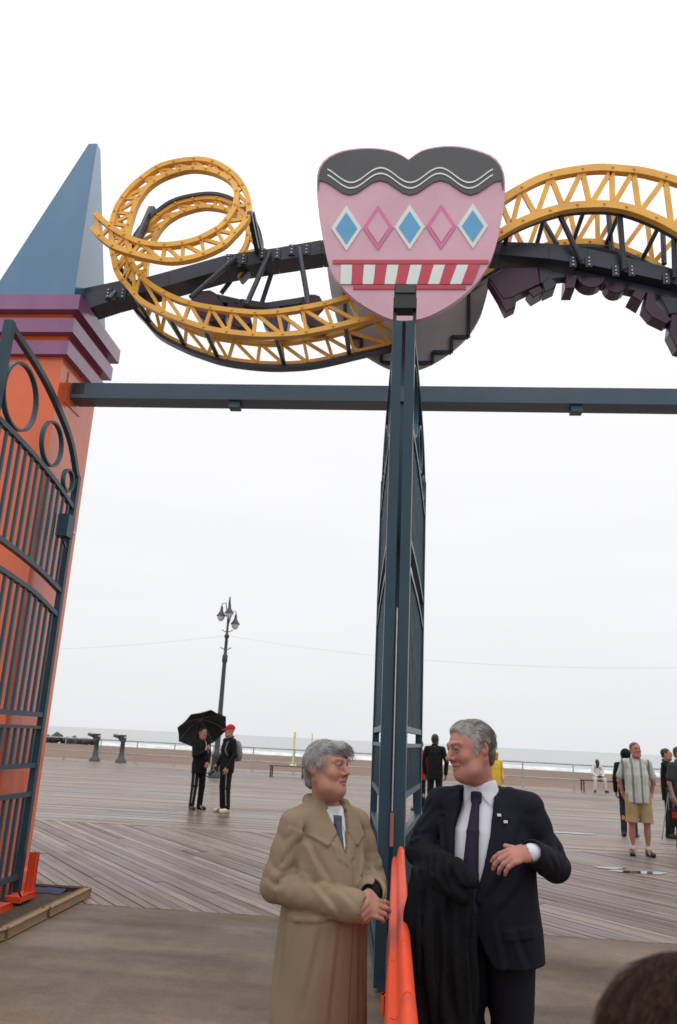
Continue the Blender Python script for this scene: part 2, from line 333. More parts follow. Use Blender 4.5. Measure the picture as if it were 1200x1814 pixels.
k0 = int(-14/step)
for k in range(k0, int(19/step)):
    c0 = (k*step, Y1); cuts = [0.0]; t = rnd.uniform(2.2, 6.6)
    while t < tl-1.2: cuts.append(t); t += rnd.uniform(3.6, 5.0)
    cuts.append(tl)
    for j in range(len(cuts)-1):
        a, e_ = cuts[j], cuts[j+1]; z = rnd.uniform(-0.004, 0.003)
        first, last = j == 0, j == len(cuts)-2
        xm = c0[0]+dr[0]*(a+e_)/2; ym = c0[1]+dr[1]*(a+e_)/2
        seen = -0.60*ym-0.4 < xm < 0.40*ym+0.4
        tgt = MB() if (seen and n_ind < 296) else rest
        plank_mesh(tgt, c0, W_-rnd.uniform(0.007, 0.011), a if first else a+0.003, e_ if last else e_-0.003, z, dr, Y1 if first else None, Y0 if last else None)
        if tgt is not rest: tgt.build('plank', plank_m, bw); n_ind += 1
o = rest.build('plank_rest', plank_m, bw); o['kind'] = 'stuff'
# planks beyond: run along the shore, joined
m, N, lk, b = node_mat('far_planks')
co = N.new('ShaderNodeTexCoord')
ms = N.new('ShaderNodeMapping'); ms.inputs['Scale'].default_value = (0.35, 5, 1); lk(co.outputs['Object'], ms.inputs[0])
n1 = N.new('ShaderNodeTexNoise'); n1.inputs['Scale'].default_value = 1.3; n1.inputs['Detail'].default_value = 8; n1.inputs['Roughness'].default_value = 0.7; lk(ms.outputs[0], n1.inputs[0])
mt = N.new('ShaderNodeMapping'); mt.inputs['Scale'].default_value = (0.12, 0.5, 1); lk(co.outputs['Object'], mt.inputs[0])
n2 = N.new('ShaderNodeTexNoise'); n2.inputs['Scale'].default_value = 1.0; n2.inputs['Detail'].default_value = 5; lk(mt.outputs[0], n2.inputs[0])
gi = N.new('ShaderNodeNewGeometry')
c1 = N.new('ShaderNodeValToRGB'); E_ = c1.color_ramp.elements; E_[0].color = (0.164, 0.121, 0.100, 1); E_[1].color = (0.254, 0.197, 0.166, 1); lk(gi.outputs['Random Per Island'], c1.inputs[0])
r1 = N.new('ShaderNodeMapRange'); r1.inputs[1].default_value = 0.3; r1.inputs[2].default_value = 0.7; r1.inputs[3].default_value = 0.75; r1.inputs[4].default_value = 1.25; lk(n1.outputs[0], r1.inputs[0])
r4 = N.new('ShaderNodeMapRange'); r4.inputs[1].default_value = 0.35; r4.inputs[2].default_value = 0.65; r4.inputs[3].default_value = 0.8; r4.inputs[4].default_value = 1.2; lk(n2.outputs[0], r4.inputs[0])
u1 = N.new('ShaderNodeMixRGB'); u1.blend_type = 'MULTIPLY'; u1.inputs[0].default_value = 1; lk(c1.outputs[0], u1.inputs[1]); lk(r1.outputs[0], u1.inputs[2])
u2 = N.new('ShaderNodeMixRGB'); u2.blend_type = 'MULTIPLY'; u2.inputs[0].default_value = 1; lk(u1.outputs[0], u2.inputs[1]); lk(r4.outputs[0], u2.inputs[2]); lk(u2.outputs[0], b.inputs['Base Color'])
rr = N.new('ShaderNodeMapRange'); rr.inputs[1].default_value = 0.35; rr.inputs[2].default_value = 0.65; rr.inputs[3].default_value = 0.3; rr.inputs[4].default_value = 0.55; lk(n2.outputs[0], rr.inputs[0]); lk(rr.outputs[0], b.inputs['Roughness'])
b.inputs['Specular IOR Level'].default_value = 0.35
far_m = m
far = MB(); y = Y1+0.01
while y < 52:
    w = 0.17; x = -30 + rnd.uniform(0, 3)
    while x < 30:
        x1 = x + rnd.uniform(3.5, 6); z = rnd.uniform(-0.004, 0.002)
        if y < rail_y((x+x1)/2)+0.6 and abs(x) < 0.62*y+6: far.add([(x, y, z), (x1-0.006, y, z), (x1-0.006, y+w-0.011, z), (x, y+w-0.011, z)], [(0, 1, 2, 3)])
        x = x1
    y += w
o = far.build('plank_far', far_m, bw); o['kind'] = 'stuff'
# puddles: thin water lying on the planks
water_m = mat('puddle_water', (0.06, 0.055, 0.055), 0.04, 0.05, 3, spec=0.6)
def puddle(c, rx, ry, seed, label):
    r_ = random.Random(seed); n = 28; ph = [r_.uniform(0, 6.28) for _ in range(4)]
    P = []
    for i in range(n):
        a = 2*pi*i/n; q = 1+0.22*sin(2*a+ph[0])+0.16*sin(3*a+ph[1])+0.1*sin(5*a+ph[2])
        P.append((c[0]+rx*q*cos(a), c[1]+ry*q*sin(a), 0.0065))
    bb = MB(); bb.add(P, [tuple(range(n))]); o = bb.build('puddle', water_m)
    if o.data.polygons[0].normal.z < 0: o.data.flip_normals()
    o['kind'] = 'structure'
c = atZ(1135, 1546); puddle((c.x, c.y), 0.34, 0.15, 1, '')
c = atZ(1080, 1538); puddle((c.x, c.y), 0.22, 0.10, 2, '')
c = atZ(1010, 1476); puddle((c.x, c.y), 0.4, 0.2, 3, '')

# beach, sea, surf
ZB = -0.9
sand = mat('wet_sand', (0.185, 0.112, 0.072), 0.85, 0.2, 0.35, 0.5, 1.2, col2=(0.155, 0.096, 0.064))
def shore(x): return 113 - 0.3*x
bb = MB(); xs = [-400+20*i for i in range(41)]
V = []; F = []
for x in xs: V += [(x, 6, ZB-0.3), (x, 60, ZB), (x, shore(x)-8, ZB), (x, shore(x)+30, ZB-0.5)]
for i in range(len(xs)-1): F += [(i*4+k, i*4+4+k, i*4+5+k, i*4+1+k) for k in range(3)]
bb.add(V, F); o = bb.build('beach', sand); o['kind'] = 'structure'
m, N, lk, b = node_mat('sea_water')
b.inputs['Base Color'].default_value = (0.21, 0.25, 0.255, 1); b.inputs['Roughness'].default_value = 0.22
co = N.new('ShaderNodeTexCoord'); ms = N.new('ShaderNodeMapping'); ms.inputs['Scale'].default_value = (0.10, 0.35, 1); lk(co.outputs['Object'], ms.inputs[0])
n1 = N.new('ShaderNodeTexNoise'); n1.inputs['Scale'].default_value = 1.0; n1.inputs['Detail'].default_value = 6; lk(ms.outputs[0], n1.inputs[0])
bp = N.new('ShaderNodeBump'); bp.inputs['Strength'].default_value = 0.6; bp.inputs['Distance'].default_value = 0.6; lk(n1.outputs[0], bp.inputs['Height']); lk(bp.outputs[0], b.inputs['Normal'])
n2 = N.new('ShaderNodeTexNoise'); ms2 = N.new('ShaderNodeMapping'); ms2.inputs['Scale'].default_value = (0.006, 0.03, 1); lk(co.outputs['Object'], ms2.inputs[0]); lk(ms2.outputs[0], n2.inputs[0]); n2.inputs['Detail'].default_value = 5
c1 = N.new('ShaderNodeValToRGB'); c1.color_ramp.elements[0].position = 0.35; c1.color_ramp.elements[0].color = (0.20, 0.24, 0.24, 1); c1.color_ramp.elements[1].position = 0.65; c1.color_ramp.elements[1].color = (0.26, 0.30, 0.30, 1); lk(n2.outputs[0], c1.inputs[0]); lk(c1.outputs[0], b.inputs['Base Color'])
sea_m = m
sheet('sea', [(-9000, 90, ZB-0.12), (9000, 90, ZB-0.12), (9000, 14000, ZB-0.12), (-9000, 14000, ZB-0.12)], sea_m)
# breaking surf along the waterline: rows of foam ridges
foam = mat('foam', (0.62, 0.63, 0.62), 0.75, 0.25, 0.8, 0.5, 3)
def surf_row(off, wid, seed):
    r_ = random.Random(seed); V = []; F = []; n = 150; ph = [r_.uniform(0, 6.3) for _ in range(3)]
    for i in range(n):
        x = -110 + 200*i/(n-1); yy = shore(x)+off+1.2*sin(x*0.09+ph[0])+0.7*sin(x*0.27+ph[1]); w = wid*(0.55+0.45*sin(x*0.13+ph[2])+0.15*sin(x*0.9))
        w = max(w, 0.15)
        V += [(x, yy-w/2, ZB-0.1), (x, yy-w*0.1, ZB+0.02+0.1*w), (x, yy+w/2, ZB-0.1)]
    for i in range(n-1): F += [(i*3, i*3+3, i*3+4, i*3+1), (i*3+1, i*3+4, i*3+5, i*3+2)]
    bb = MB(); bb.add(V, F, True); o = bb.build('surf', foam); o['kind'] = 'stuff'
surf_row(1.5, 3.0, 3); surf_row(9, 1.6, 5); surf_row(19, 1.2, 9)
# rock groyne running out from the beach
rock_m = mat('groyne_rock', (0.05, 0.05, 0.055), 0.8, 0.3, 1.2, 0.6, 4)
gt = thing('rock_groyne', 'low dark rock groyne running from the beach into the surf', 'rock groyne', (-47, 124, ZB))
r_ = random.Random(4)
for i in range(20):
    t = i/19; c = Vector((-61+14*t+r_.uniform(-.8, .8), 127-5*t+r_.uniform(-2, 2), ZB+0.25+r_.uniform(0, 0.55)*(1-abs(2*t-1.1)*0.7)))
    s_ = r_.uniform(0.6, 1.15); bb = MB(); V = []
    bm = bmesh.new(); bmesh.ops.create_icosphere(bm, subdivisions=1, radius=s_)
    for v in bm.verts: v.co *= r_.uniform(0.72, 1.15); v.co.z *= 0.75
    bb.add([v.co + c for v in bm.verts], [[v.index for v in f.verts] for f in bm.faces]); bm.free(); bb.build('rock', rock_m, gt)
# yellow goal posts on the beach
gm = mat('pale_yellow_paint', (0.75, 0.72, 0.32), 0.5, 0.1)
for px_, tp, bt, r0, lab in ((523, 1297, 1346, 0.11, 'tall pale yellow post standing on the sand'), (554, 1299, 1322, 0.06, 'thin pale pole out on the sand beside the yellow post')):
    Yp = 76.0; a = atY(px_, tp, Yp); o = MB().tube([(a.x, Yp, ZB-0.2), (a.x, Yp, a.z)], r0, 8).lathe((a.x, Yp, ZB-0.2), [(0.3, 0), (0.3, 0.3), (r0, 0.4)], 10).build('beach_post', gm)
    tag(o, lab, 'post')

# ------------------------------------------------------------------ boardwalk railing, lamp, viewers
rail_m = mat('rail_paint', (0.36, 0.37, 0.37), 0.5, 0.25, 2)
rt = thing('boardwalk_railing', 'long pale metal pipe railing along the seaward edge of the boardwalk', 'railing', (0, rail_y(0), 0))
x = -26.0; xs = []
while x < 22: xs.append(x); x += 2.1
for x in xs: MB().tube([(x, rail_y(x), 0), (x, rail_y(x), 1.04)], 0.03, 8).box((x, rail_y(x), 0.012), (0.14, 0.14, 0.024)).build('post', rail_m, rt)
for z, r0 in ((1.05, 0.032), (0.42, 0.026), (0.73, 0.012)):
    MB().tube([(xs[0], rail_y(xs[0]), z), (xs[-1], rail_y(xs[-1]), z)], r0, 8).build('rail', rail_m, rt)
iron = mat('dark_iron', (0.035, 0.04, 0.042), 0.45, 0.15, 5)
frost = mat('lamp_glass', (0.55, 0.56, 0.56), 0.35, 0.05)
def lamp_post(px_, Y, label):
    a = atY(px_, 1268, Y); base = Vector((a.x, Y, 0)); H_ = atY(407, 1057, Y).z
    t = thing('lamp_post', label, 'lamp post', base)
    MB().lathe(base, [(0.26, 0), (0.26, 0.12), (0.2, 0.2), (0.17, 0.75), (0.2, 0.8), (0.11, 0.95), (0.105, 2.2), (0.13, 2.25), (0.095, 2.4), (0.08, H_*0.62)], 14).build('shaft', iron, t)
    MB().lathe(base, [(0.08, H_*0.62), (0.11, H_*0.63), (0.11, H_*0.66), (0.07, H_*0.67), (0.06, H_*0.76), (0.1, H_*0.765), (0.1, H_*0.775), (0.05, H_*0.785), (0.045, H_*0.97), (0.02, H_)], 12).build('upper_shaft', iron, t)
    for z in (0.70, 0.80):
        MB().tube([base+Vector((-0.22, 0, H_*z+0.05)), base+Vector((-0.1, 0, H_*z-0.02)), base+Vector((0.1, 0, H_*z-0.02)), base+Vector((0.22, 0, H_*z+0.05))], 0.018, 6).build('scroll_arm', iron, t)
    for sx, zz in ((-1, 0.885), (1, 0.84), (0.15, 0.9)):
        c = base+Vector((0.3*sx, -0.12 if sx == 0.15 else 0, H_*zz))
        l = MB().lathe(c, [(0.02, 0.42), (0.05, 0.36), (0.06, 0.22), (0.13, 0.1), (0.19, 0.02), (0.19, 0.0)][::-1], 12).build('lantern', iron, t)
        MB().lathe(c, [(0.05, -0.2), (0.13, -0.12), (0.16, 0.0)], 12).build('globe', frost, l)
        MB().tube([base+Vector((0, 0, H_*zz-0.15)), base+Vector((0.15*sx, 0, H_*zz+0.55)), c+Vector((0, 0, 0.5)), c+Vector((0, 0, 0.4))], 0.02, 6).build('bracket', iron, t)
    return base, H_
lb, lh = lamp_post(390, 31.0, 'tall dark iron lamp post with hanging lanterns behind the umbrella')
wire_m = mat('cable', (0.6, 0.6, 0.61), 0.6)
def cable(a, b_, sag, label):
    a = Vector(a); b_ = Vector(b_); P = [a.lerp(b_, t)-Vector((0, 0, sag*4*t*(1-t))) for t in np.linspace(0, 1, 24)]
    tag(MB().tube(P, 0.004, 5).build('overhead_cable', wire_m), label, 'cable')
zc = lh*0.775
cable((lb.x, lb.y, zc), (lb.x-24, lb.y+6, zc), 0.7, 'thin overhead cable running from the lamp post behind the orange tower')
cable((lb.x, lb.y, zc), (lb.x+25, lb.y-5.5, zc-0.2), 0.9, 'thin overhead cable running from the lamp post behind the gate posts')
vm = mat('viewer_paint', (0.05, 0.055, 0.06), 0.4, 0.2)
for k, (px_, py_) in enumerate(((168, 1348), (214, 1351))):
    g = atZ(px_, py_); base = Vector((g.x, g.y, 0))
    t = thing('coin_viewer', ('dark coin-operated viewer on a pedestal by the railing, nearer the orange tower', 'dark coin-operated viewer on a pedestal by the railing, nearer the lamp post')[k], 'viewer', base, 0, 'coin viewers by the railing')
    MB().lathe(base, [(0.3, 0), (0.29, 0.08), (0.17, 0.2), (0.12, 0.55), (0.11, 0.98), (0.14, 1.0), (0.14, 1.05)], 12).build('pedestal', vm, t)
    MB().box(base+Vector((-0.05, 0, 1.2)), (0.34, 0.3, 0.28), None, 0.07).tube([base+Vector((-0.2, -0.05, 1.24)), base+Vector((-0.52, 0.05, 1.30))], [0.1, 0.075], 10).build('viewer_head', vm, t)
    MB().tube([base+Vector((0.08, -0.1, 1.22)), base+Vector((0.2, -0.12, 1.2))], 0.045, 8).build('eyepiece', steel, t)
# ------------------------------------------------------------------ orange tower
TY = 7.9                                                 # inner faces in the planes X = -3.72 and X = +3.72
def tower(TX, sg, label):
    tw = thing('gate_tower', label, 'tower', (TX, TY, 0), 0, 'orange gate towers')
    def tier(name, half, z0, z1, m): MB().box((TX, TY, (z0+z1)/2), (2*half, 2*half, z1-z0)).build(name, m, tw)
    tier('plinth', 0.53, 0.0, 0.22, orange); tier('shaft', 0.48, 0.22, 5.50, orange)
    for z0, z1, h in ((5.46, 5.62, 0.55), (5.70, 5.87, 0.595), (5.95, 6.13, 0.64)): tier('cap_tier', h, z0, z1, purple)
    tier('cap_neck', 0.50, 5.62, 5.70, orange); tier('cap_neck', 0.53, 5.87, 5.95, orange)
    a = 0.50; tp = (TX+0.22*sg, TY-0.02, 8.62); q = 0.055
    V = [(TX-a, TY-a, 6.13), (TX+a, TY-a, 6.13), (TX+a, TY+a, 6.13), (TX-a, TY+a, 6.13), (tp[0]-q, tp[1]-q, tp[2]), (tp[0]+q, tp[1]-q, tp[2]), (tp[0]+q, tp[1]+q, tp[2]), (tp[0]-q, tp[1]+q, tp[2])]
    bb = MB(); bb.add(V, [(3, 2, 1, 0), (4, 5, 6, 7), (0, 1, 5, 4), (1, 2, 6, 5), (2, 3, 7, 6), (3, 0, 4, 7)]); bb.build('spire', blue, tw)
    MB().box((TX+0.485*sg, D, 5.19), (0.012, 0.42, 0.36)).build('beam_plate', orange, tw)
tower(-4.20, 1, 'square orange tower with purple cap and blue pyramid spire beside the barred gate leaf')
tower(4.20, -1, 'square orange tower with purple cap at the far end of the crossbeam, beyond the suit')

# ------------------------------------------------------------------ crossbeam
bt = thing('crossbeam', 'long teal steel crossbeam over the gateway', 'beam', (0, D, 5.19))
MB().box((0.0, D, 5.19), (7.40, 0.25, 0.18), None, 0.0).build('box_section', teal_lit, bt)
for x in (-3.62,): MB().box((x, D-0.128, 5.21), (0.13, 0.006, 0.12)).build('end_plate', black, bt)
for x in (-1.87, 1.78):
    MB().box((x, D-0.02, 5.065), (0.12, 0.12, 0.068)).build('gate_stop', teal_lit, bt)
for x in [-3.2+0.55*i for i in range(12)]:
    MB().lathe((x, D-0.06, 5.28), [(0.018, 0), (0.018, 0.016), (0.01, 0.02)], 6).build('bolt', teal_lit, bt)

# ------------------------------------------------------------------ gate leaves
def leaf(hinge, near, label, mirror=1):
    """hinge and near: plan points of the two stiles; heights as measured on the leaf by the tower"""
    h = Vector((hinge[0], hinge[1], 0)); n = Vector((near[0], near[1], 0)); L_ = (n-h).length; d = (n-h)/L_; nr = Vector((-d.y, d.x, 0))*mirror
    t = thing('gate_leaf', label, 'gate', h, 0, 'teal gate leaves')
    def P(s, z, o=0.0): return h + d*s + Vector((0, 0, z)) + nr*o
    up = nr
    k = L_/1.82
    top = [(-0.0, 4.20), (0.3, 4.53), (0.74, 4.755), (1.19, 4.91), (1.80, 5.03)]
    low = [(0.0, 3.86), (0.34, 3.96), (0.84, 4.06), (1.28, 4.12), (1.80, 4.165)]
    a1 = [(0.0, 2.96), (0.47, 3.06), (0.92, 3.127), (1.37, 3.175), (1.80, 3.20)]
    a2 = [(0.0, 2.71), (0.58, 2.842), (0.95, 2.89), (1.28, 2.925), (1.80, 2.96)]
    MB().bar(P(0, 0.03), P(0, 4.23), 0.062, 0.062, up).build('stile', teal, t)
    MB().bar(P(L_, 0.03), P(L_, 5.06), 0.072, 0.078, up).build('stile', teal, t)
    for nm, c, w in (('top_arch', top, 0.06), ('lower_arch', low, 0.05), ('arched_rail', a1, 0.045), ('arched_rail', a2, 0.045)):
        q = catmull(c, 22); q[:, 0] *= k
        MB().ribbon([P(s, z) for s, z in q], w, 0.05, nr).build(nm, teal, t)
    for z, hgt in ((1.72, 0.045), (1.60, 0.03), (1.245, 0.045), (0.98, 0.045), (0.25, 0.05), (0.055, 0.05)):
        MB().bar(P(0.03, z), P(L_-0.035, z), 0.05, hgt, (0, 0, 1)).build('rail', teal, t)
    def on(c, s): return float(np.interp(s, [p[0]*k for p in c], [p[1] for p in c]))
    nb = 14
    for i in range(1, nb):
        s = L_*i/nb
        for z0, z1 in ((on(a1, s), on(low, s)), (1.72, on(a2, s)), (0.98, 1.60) if False else (1.245, 1.60), (0.055, 0.98)):
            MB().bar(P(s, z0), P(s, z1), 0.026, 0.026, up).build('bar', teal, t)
    for s, z, r in ((1.435, 4.505, 0.31), (0.69, 4.335, 0.222), (0.215, 4.105, 0.115)):
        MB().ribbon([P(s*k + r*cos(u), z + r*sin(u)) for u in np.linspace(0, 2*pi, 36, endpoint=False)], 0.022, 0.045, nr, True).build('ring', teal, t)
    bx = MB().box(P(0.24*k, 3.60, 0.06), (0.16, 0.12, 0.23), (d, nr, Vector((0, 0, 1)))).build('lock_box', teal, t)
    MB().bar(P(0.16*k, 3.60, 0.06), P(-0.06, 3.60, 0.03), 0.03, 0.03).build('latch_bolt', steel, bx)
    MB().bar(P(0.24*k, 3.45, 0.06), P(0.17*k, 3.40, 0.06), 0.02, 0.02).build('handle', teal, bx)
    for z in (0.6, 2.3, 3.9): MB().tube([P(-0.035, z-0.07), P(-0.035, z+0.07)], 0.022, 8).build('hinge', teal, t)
    return t
leaf((-3.54, 7.80), (-3.54, 5.98), 'open teal barred gate leaf with rings beside the orange tower')
leaf((-0.22, 7.78), (-0.095, 5.98), 'open teal gate leaf seen edge-on behind the person in the tan raincoat')
leaf((0.19, 7.78), (0.018, 5.98), 'open teal gate leaf seen edge-on behind the person in the dark suit', -1)
cp = thing('centre_post', 'dark teal centre post between the two folded-back gate leaves', 'post', (-0.02, D, 0))
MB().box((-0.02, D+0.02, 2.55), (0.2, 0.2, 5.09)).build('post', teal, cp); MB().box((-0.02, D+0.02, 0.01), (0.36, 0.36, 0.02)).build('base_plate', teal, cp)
# drop bolt and cable on the near stiles
db = thing('drop_bolt', 'thin steel drop bolt with red grip on the folded gate leaf', 'bolt', (-0.035, 5.93, 0.95))
MB().tube([(-0.035, 5.93, 1.15), (-0.035, 5.93, 2.6)], 0.006, 6).build('rod', steel, db)
MB().tube([(-0.035, 5.925, 0.92), (-0.035, 5.925, 1.14)], 0.014, 8).build('grip', mat('red_grip', (0.30, 0.10, 0.08), 0.5), db)
# floodlight standing on top of the folded leaves
fl = thing('floodlight', 'black box floodlight on top of the folded gate leaves', 'floodlight', (-0.035, 5.98, 5.07))
MB().box((-0.035, 5.99, 5.285), (0.19, 0.13, 0.225)).build('housing', black, fl)
MB().box((-0.035, 5.918, 5.35), (0.17, 0.012, 0.075)).build('visor', mat('grey_plastic', (0.05, 0.05, 0.052), 0.4), fl)
MB().bar((-0.12, 5.98, 5.06), (-0.12, 5.98, 5.3), 0.012, 0.03).bar((0.05, 5.98, 5.06), (0.05, 5.98, 5.3), 0.012, 0.03).bar((-0.12, 5.98, 5.065), (0.05, 5.98, 5.065), 0.03, 0.012).build('yoke', black, fl)

# ------------------------------------------------------------------ coaster track sculpture
YF, YB = 7.36, 8.02                                      # front truss and rear truss
tr = thing('coaster_track', 'yellow lattice coaster track with loop on a dark spine above the gate', 'coaster track', (0, D, 6.2))
outer = [(730, 545), (690, 558), (635, 570), (590, 581), (552, 589), (512, 594), (460, 595), (412, 591), (370, 584), (332, 572), (297, 559), (252, 535), (227, 507), (210, 487), (204, 465), (199, 435), (199, 405), (203, 385), (212, 363), (233, 335), (264, 309), (289, 295), (323, 287), (359, 285), (390, 294), (419, 315), (437, 343), (442, 369), (437, 392), (413, 420), (393, 438), (354, 455), (315, 463), (279, 461), (235, 450), (202, 438), (178, 420), (165, 405)]
inner = [(700, 500), (660, 512), (619, 528), (575, 540), (545, 546), (502, 553), (462, 556), (420, 553), (382, 548), (345, 541), (300, 525), (260, 500), (240, 475), (232, 460), (229, 445), (227, 428), (228, 408), (233, 389), (243, 361), (261, 335), (284, 318), (305, 309), (330, 302), (352, 301), (376, 305), (398, 314), (414, 327), (420, 345), (416, 371), (398, 397), (380, 411), (350, 426), (318, 434), (286, 436), (250, 431), (222, 419), (196, 403), (170, 380)]
n_o = len(outer)
def depth(i):                                            # the loop coils towards the viewer after its crown
    t = i/(n_o-1)
    return YF - 0.34*max(0.0, min(1.0, (t-0.55)/0.3))
NS = 150
o3 = catmull([(*atY(*p, depth(i)),) for i, p in enumerate(outer)], NS) if False else None
def curve3(pts, dep, n):
    q = [(*atY(p[0], p[1], dep(i)),) for i, p in enumerate(pts)]
    P = np.array(q, float)
    # reorder so the length is measured in x and z
    r = catmull([(p[0], p[2], p[1]) for p in P], n)
    return [Vector((p[0], p[2], p[1])) for p in r]
def resamp(pts, dep, n):
    """keep the two flanges in step: sample by control index"""
    P = [atY(p[0], p[1], dep(i)) for i, p in enumerate(pts)]; out = []
    for j in range(n):
        u = j/(n-1)*(len(P)-1); i = min(int(u), len(P)-2); t = u-i
        p0, p1, p2, p3 = P[max(i-1, 0)], P[i], P[i+1], P[min(i+2, len(P)-1)]
        out.append(0.5*((2*p1)+(p2-p0)*t+(2*p0-5*p1+4*p2-p3)*t*t+(3*p1-p0-3*p2+p3)*t**3))
    return out
bolts = MB()
def truss(op, ip, i0, i1, dy, wo, wi, web, cells, dark_edge=False, zig='N'):
    off = Vector((0, dy, 0)); A = [p+off for p in op[i0:i1]]; B = [p+off for p in ip[i0:i1]]; Yn = (0, 1, 0)
    MB().ribbon(A, wo, 0.075, Yn).build('flange', yellow, tr); MB().ribbon(B, wi, 0.075, Yn).build('flange', yellow, tr)
    if dark_edge:
        C_ = [a + (a-b).normalized()*(wo*0.5+0.02) + Vector((0, 0.0, 0)) for a, b in zip(A, B)]
        MB().ribbon(C_, 0.038, 0.12, Yn).build('running_rail', navy, tr)
    m_ = len(A)-1
    for c in range(cells):
        j = int(round(c*m_/cells)); k = int(round((c+1)*m_/cells)); h = (j+k)//2
        prs = ((A[j], B[j]), (A[j], B[k])) if zig == 'N' else ((A[j], B[h]), (B[h], A[k]))
        for p, q in prs: MB().bar(p, q, web, 0.03, (0, 1, 0)).build('lattice_bar', yellow, tr)
        for p in (A[j], B[j]): bolts.lathe((0, 0, 0), [(0.0001, 0)], 3) if False else bolts.box(p-Vector((0, 0.045, 0)), (0.022, 0.016, 0.022))
op = resamp(outer, depth, NS); ip = resamp(inner, depth, NS)
truss(op, ip, 0, NS, 0.0, 0.056, 0.056, 0.038, 36)
truss(op, ip, 0, int(NS*0.80), YB-YF, 0.05, 0.05, 0.036, 27, True)
ro = [(850, 385), (883, 361), (914, 341), (959, 318), (1007, 306), (1058, 300), (1101, 302), (1143, 307), (1200, 323), (1260, 350), (1330, 395), (1390, 450)]
ri = [(845, 440), (885, 416), (917, 398), (959, 381), (1002, 369), (1044, 365), (1087, 366), (1129, 376), (1180, 398), (1230, 430), (1280, 475), (1330, 530)]
fd = lambda i: YF
rop = resamp(ro, fd, 60); rip = resamp(ri, fd, 60)
truss(rop, rip, 0, 60, 0.0, 0.088, 0.088, 0.056, 10, False, 'V')
truss(rop, rip, 0, 60, YB-YF, 0.078, 0.078, 0.05, 10, False, 'V')
C_ = [p+Vector((0, YB-YF, -0.07)) for p in rip]; MB().ribbon(C_, 0.04, 0.12, (0, 1, 0)).build('running_rail', navy, tr)
C_ = [p+Vector((0, 0.09, 0.0)) for p in rip]; MB().ribbon(C_, 0.05, 0.05, (0, 1, 0)).build('running_rail', navy, tr)
# dark cross ties between front and rear trusses
for j in (10, 22, 33, 40, 47, 58, 70):
    a = op[j]; MB().tube([a+Vector((0, 0.03, 0)), a+Vector((0, YB-YF-0.03, -0.0))], 0.026, 8).build('cross_tie', navy, tr)
for j in (8, 17, 26, 34, 42): MB().tube([rip[j]+Vector((0, 0.04, 0)), rip[j]+Vector((0, YB-YF-0.03, 0))], 0.026, 8).build('cross_tie', navy, tr)
# spine: jointed box girder
SY = 7.60
sp_top = [(150, 520), (200, 507), (300, 480), (400, 452), (490, 439), (570, 425), (720, 418), (888, 428), (973, 431), (1041, 440), (1110, 456), (1186, 474), (1260, 500), (1340, 535)]
sp_bot = [(150, 548), (200, 532), (300, 505), (400, 476), (490, 461), (570, 449), (720, 442), (888, 451), (973, 458), (1041, 468), (1110, 482), (1186, 499), (1260, 527), (1340, 565)]
for i in range(len(sp_top)-1):
    a0, a1_ = atY(*sp_top[i], SY), atY(*sp_top[i+1], SY); b0, b1 = atY(*sp_bot[i], SY), atY(*sp_bot[i+1], SY)
    g = (a1_-a0).normalized()*0.002
    MB().prism([a0+g, a1_-g, b1-g, b0+g], (0, 0.27, 0)).build('girder_segment', navy, tr)
# struts with clamp plates
def strut(p, q, y0, y1, r=0.03, clamp=True):
    a = atY(*p, y0); b_ = atY(*q, y1); MB().tube([a, b_], r, 8).build('strut', navy, tr)
    if clamp:
        d_ = (a-b_).normalized(); c = b_
        for sx in (-0.085, 0.085):
            cp_ = MB().box((c.x+sx, SY-0.012, c.z-0.0), (0.07, 0.02, 0.13)).build('clamp_plate', navy, tr)
            bb = MB()
            for zz in (-0.042, 0, 0.042): bb.box((c.x+sx, SY-0.028, c.z+zz), (0.016, 0.014, 0.016))
            bb.build('bolt', steel, cp_)
for p, q in (((338, 527), (418, 457)), ((437, 540), (478, 447)), ((547, 540), (530, 440)), ((193, 530), (204, 518))): strut(p, q, YF+0.05, SY-0.04)
for p, q in (((392, 520), (430, 470)), ((463, 540), (486, 470)), ((452, 425), (456, 446))): strut(p, q, YB-0.05, SY+0.3, 0.028, False)
for p, q in (((993, 384), (1030, 462)), ((1098, 376), (1106, 478)), ((1194, 410), (1196, 492))): strut(p, q, YF+0.09, SY-0.035)
for p, q in (((963, 392), (987, 433)), ((1078, 376), (1084, 446)), ((1174, 400), (1177, 468))): strut(p, q, YB-0.1, SY+0.3, 0.03, False)
for p, q, y0, y1 in (((442, 376), (457, 448), 7.1, SY), ((447, 376), (462, 448), 7.3, SY+0.1), ((268, 368), (243, 424), 8.0, 7.8), ((272, 368), (247, 424), 8.05, 7.9)):
    a = atY(*p, y0); b_ = atY(*q, y1); MB().bar(a, b_, 0.05, 0.05).build('strut', navy, tr)
o = bolts.build('bolt_heads', yellow, tr); o['kind'] = 'stuff'
# hanging arms that carry the sculpture from the crossbeam (behind the panels)
MB().bar((-0.03, 7.82, 5.28), (-0.03, 7.75, 7.2), 0.09, 0.09).build('mast', navy, tr)
MB().bar((-3.74, 7.73, 6.42), (-3.2, 7.73, 6.55), 0.1, 0.1).build('strut', navy, tr)

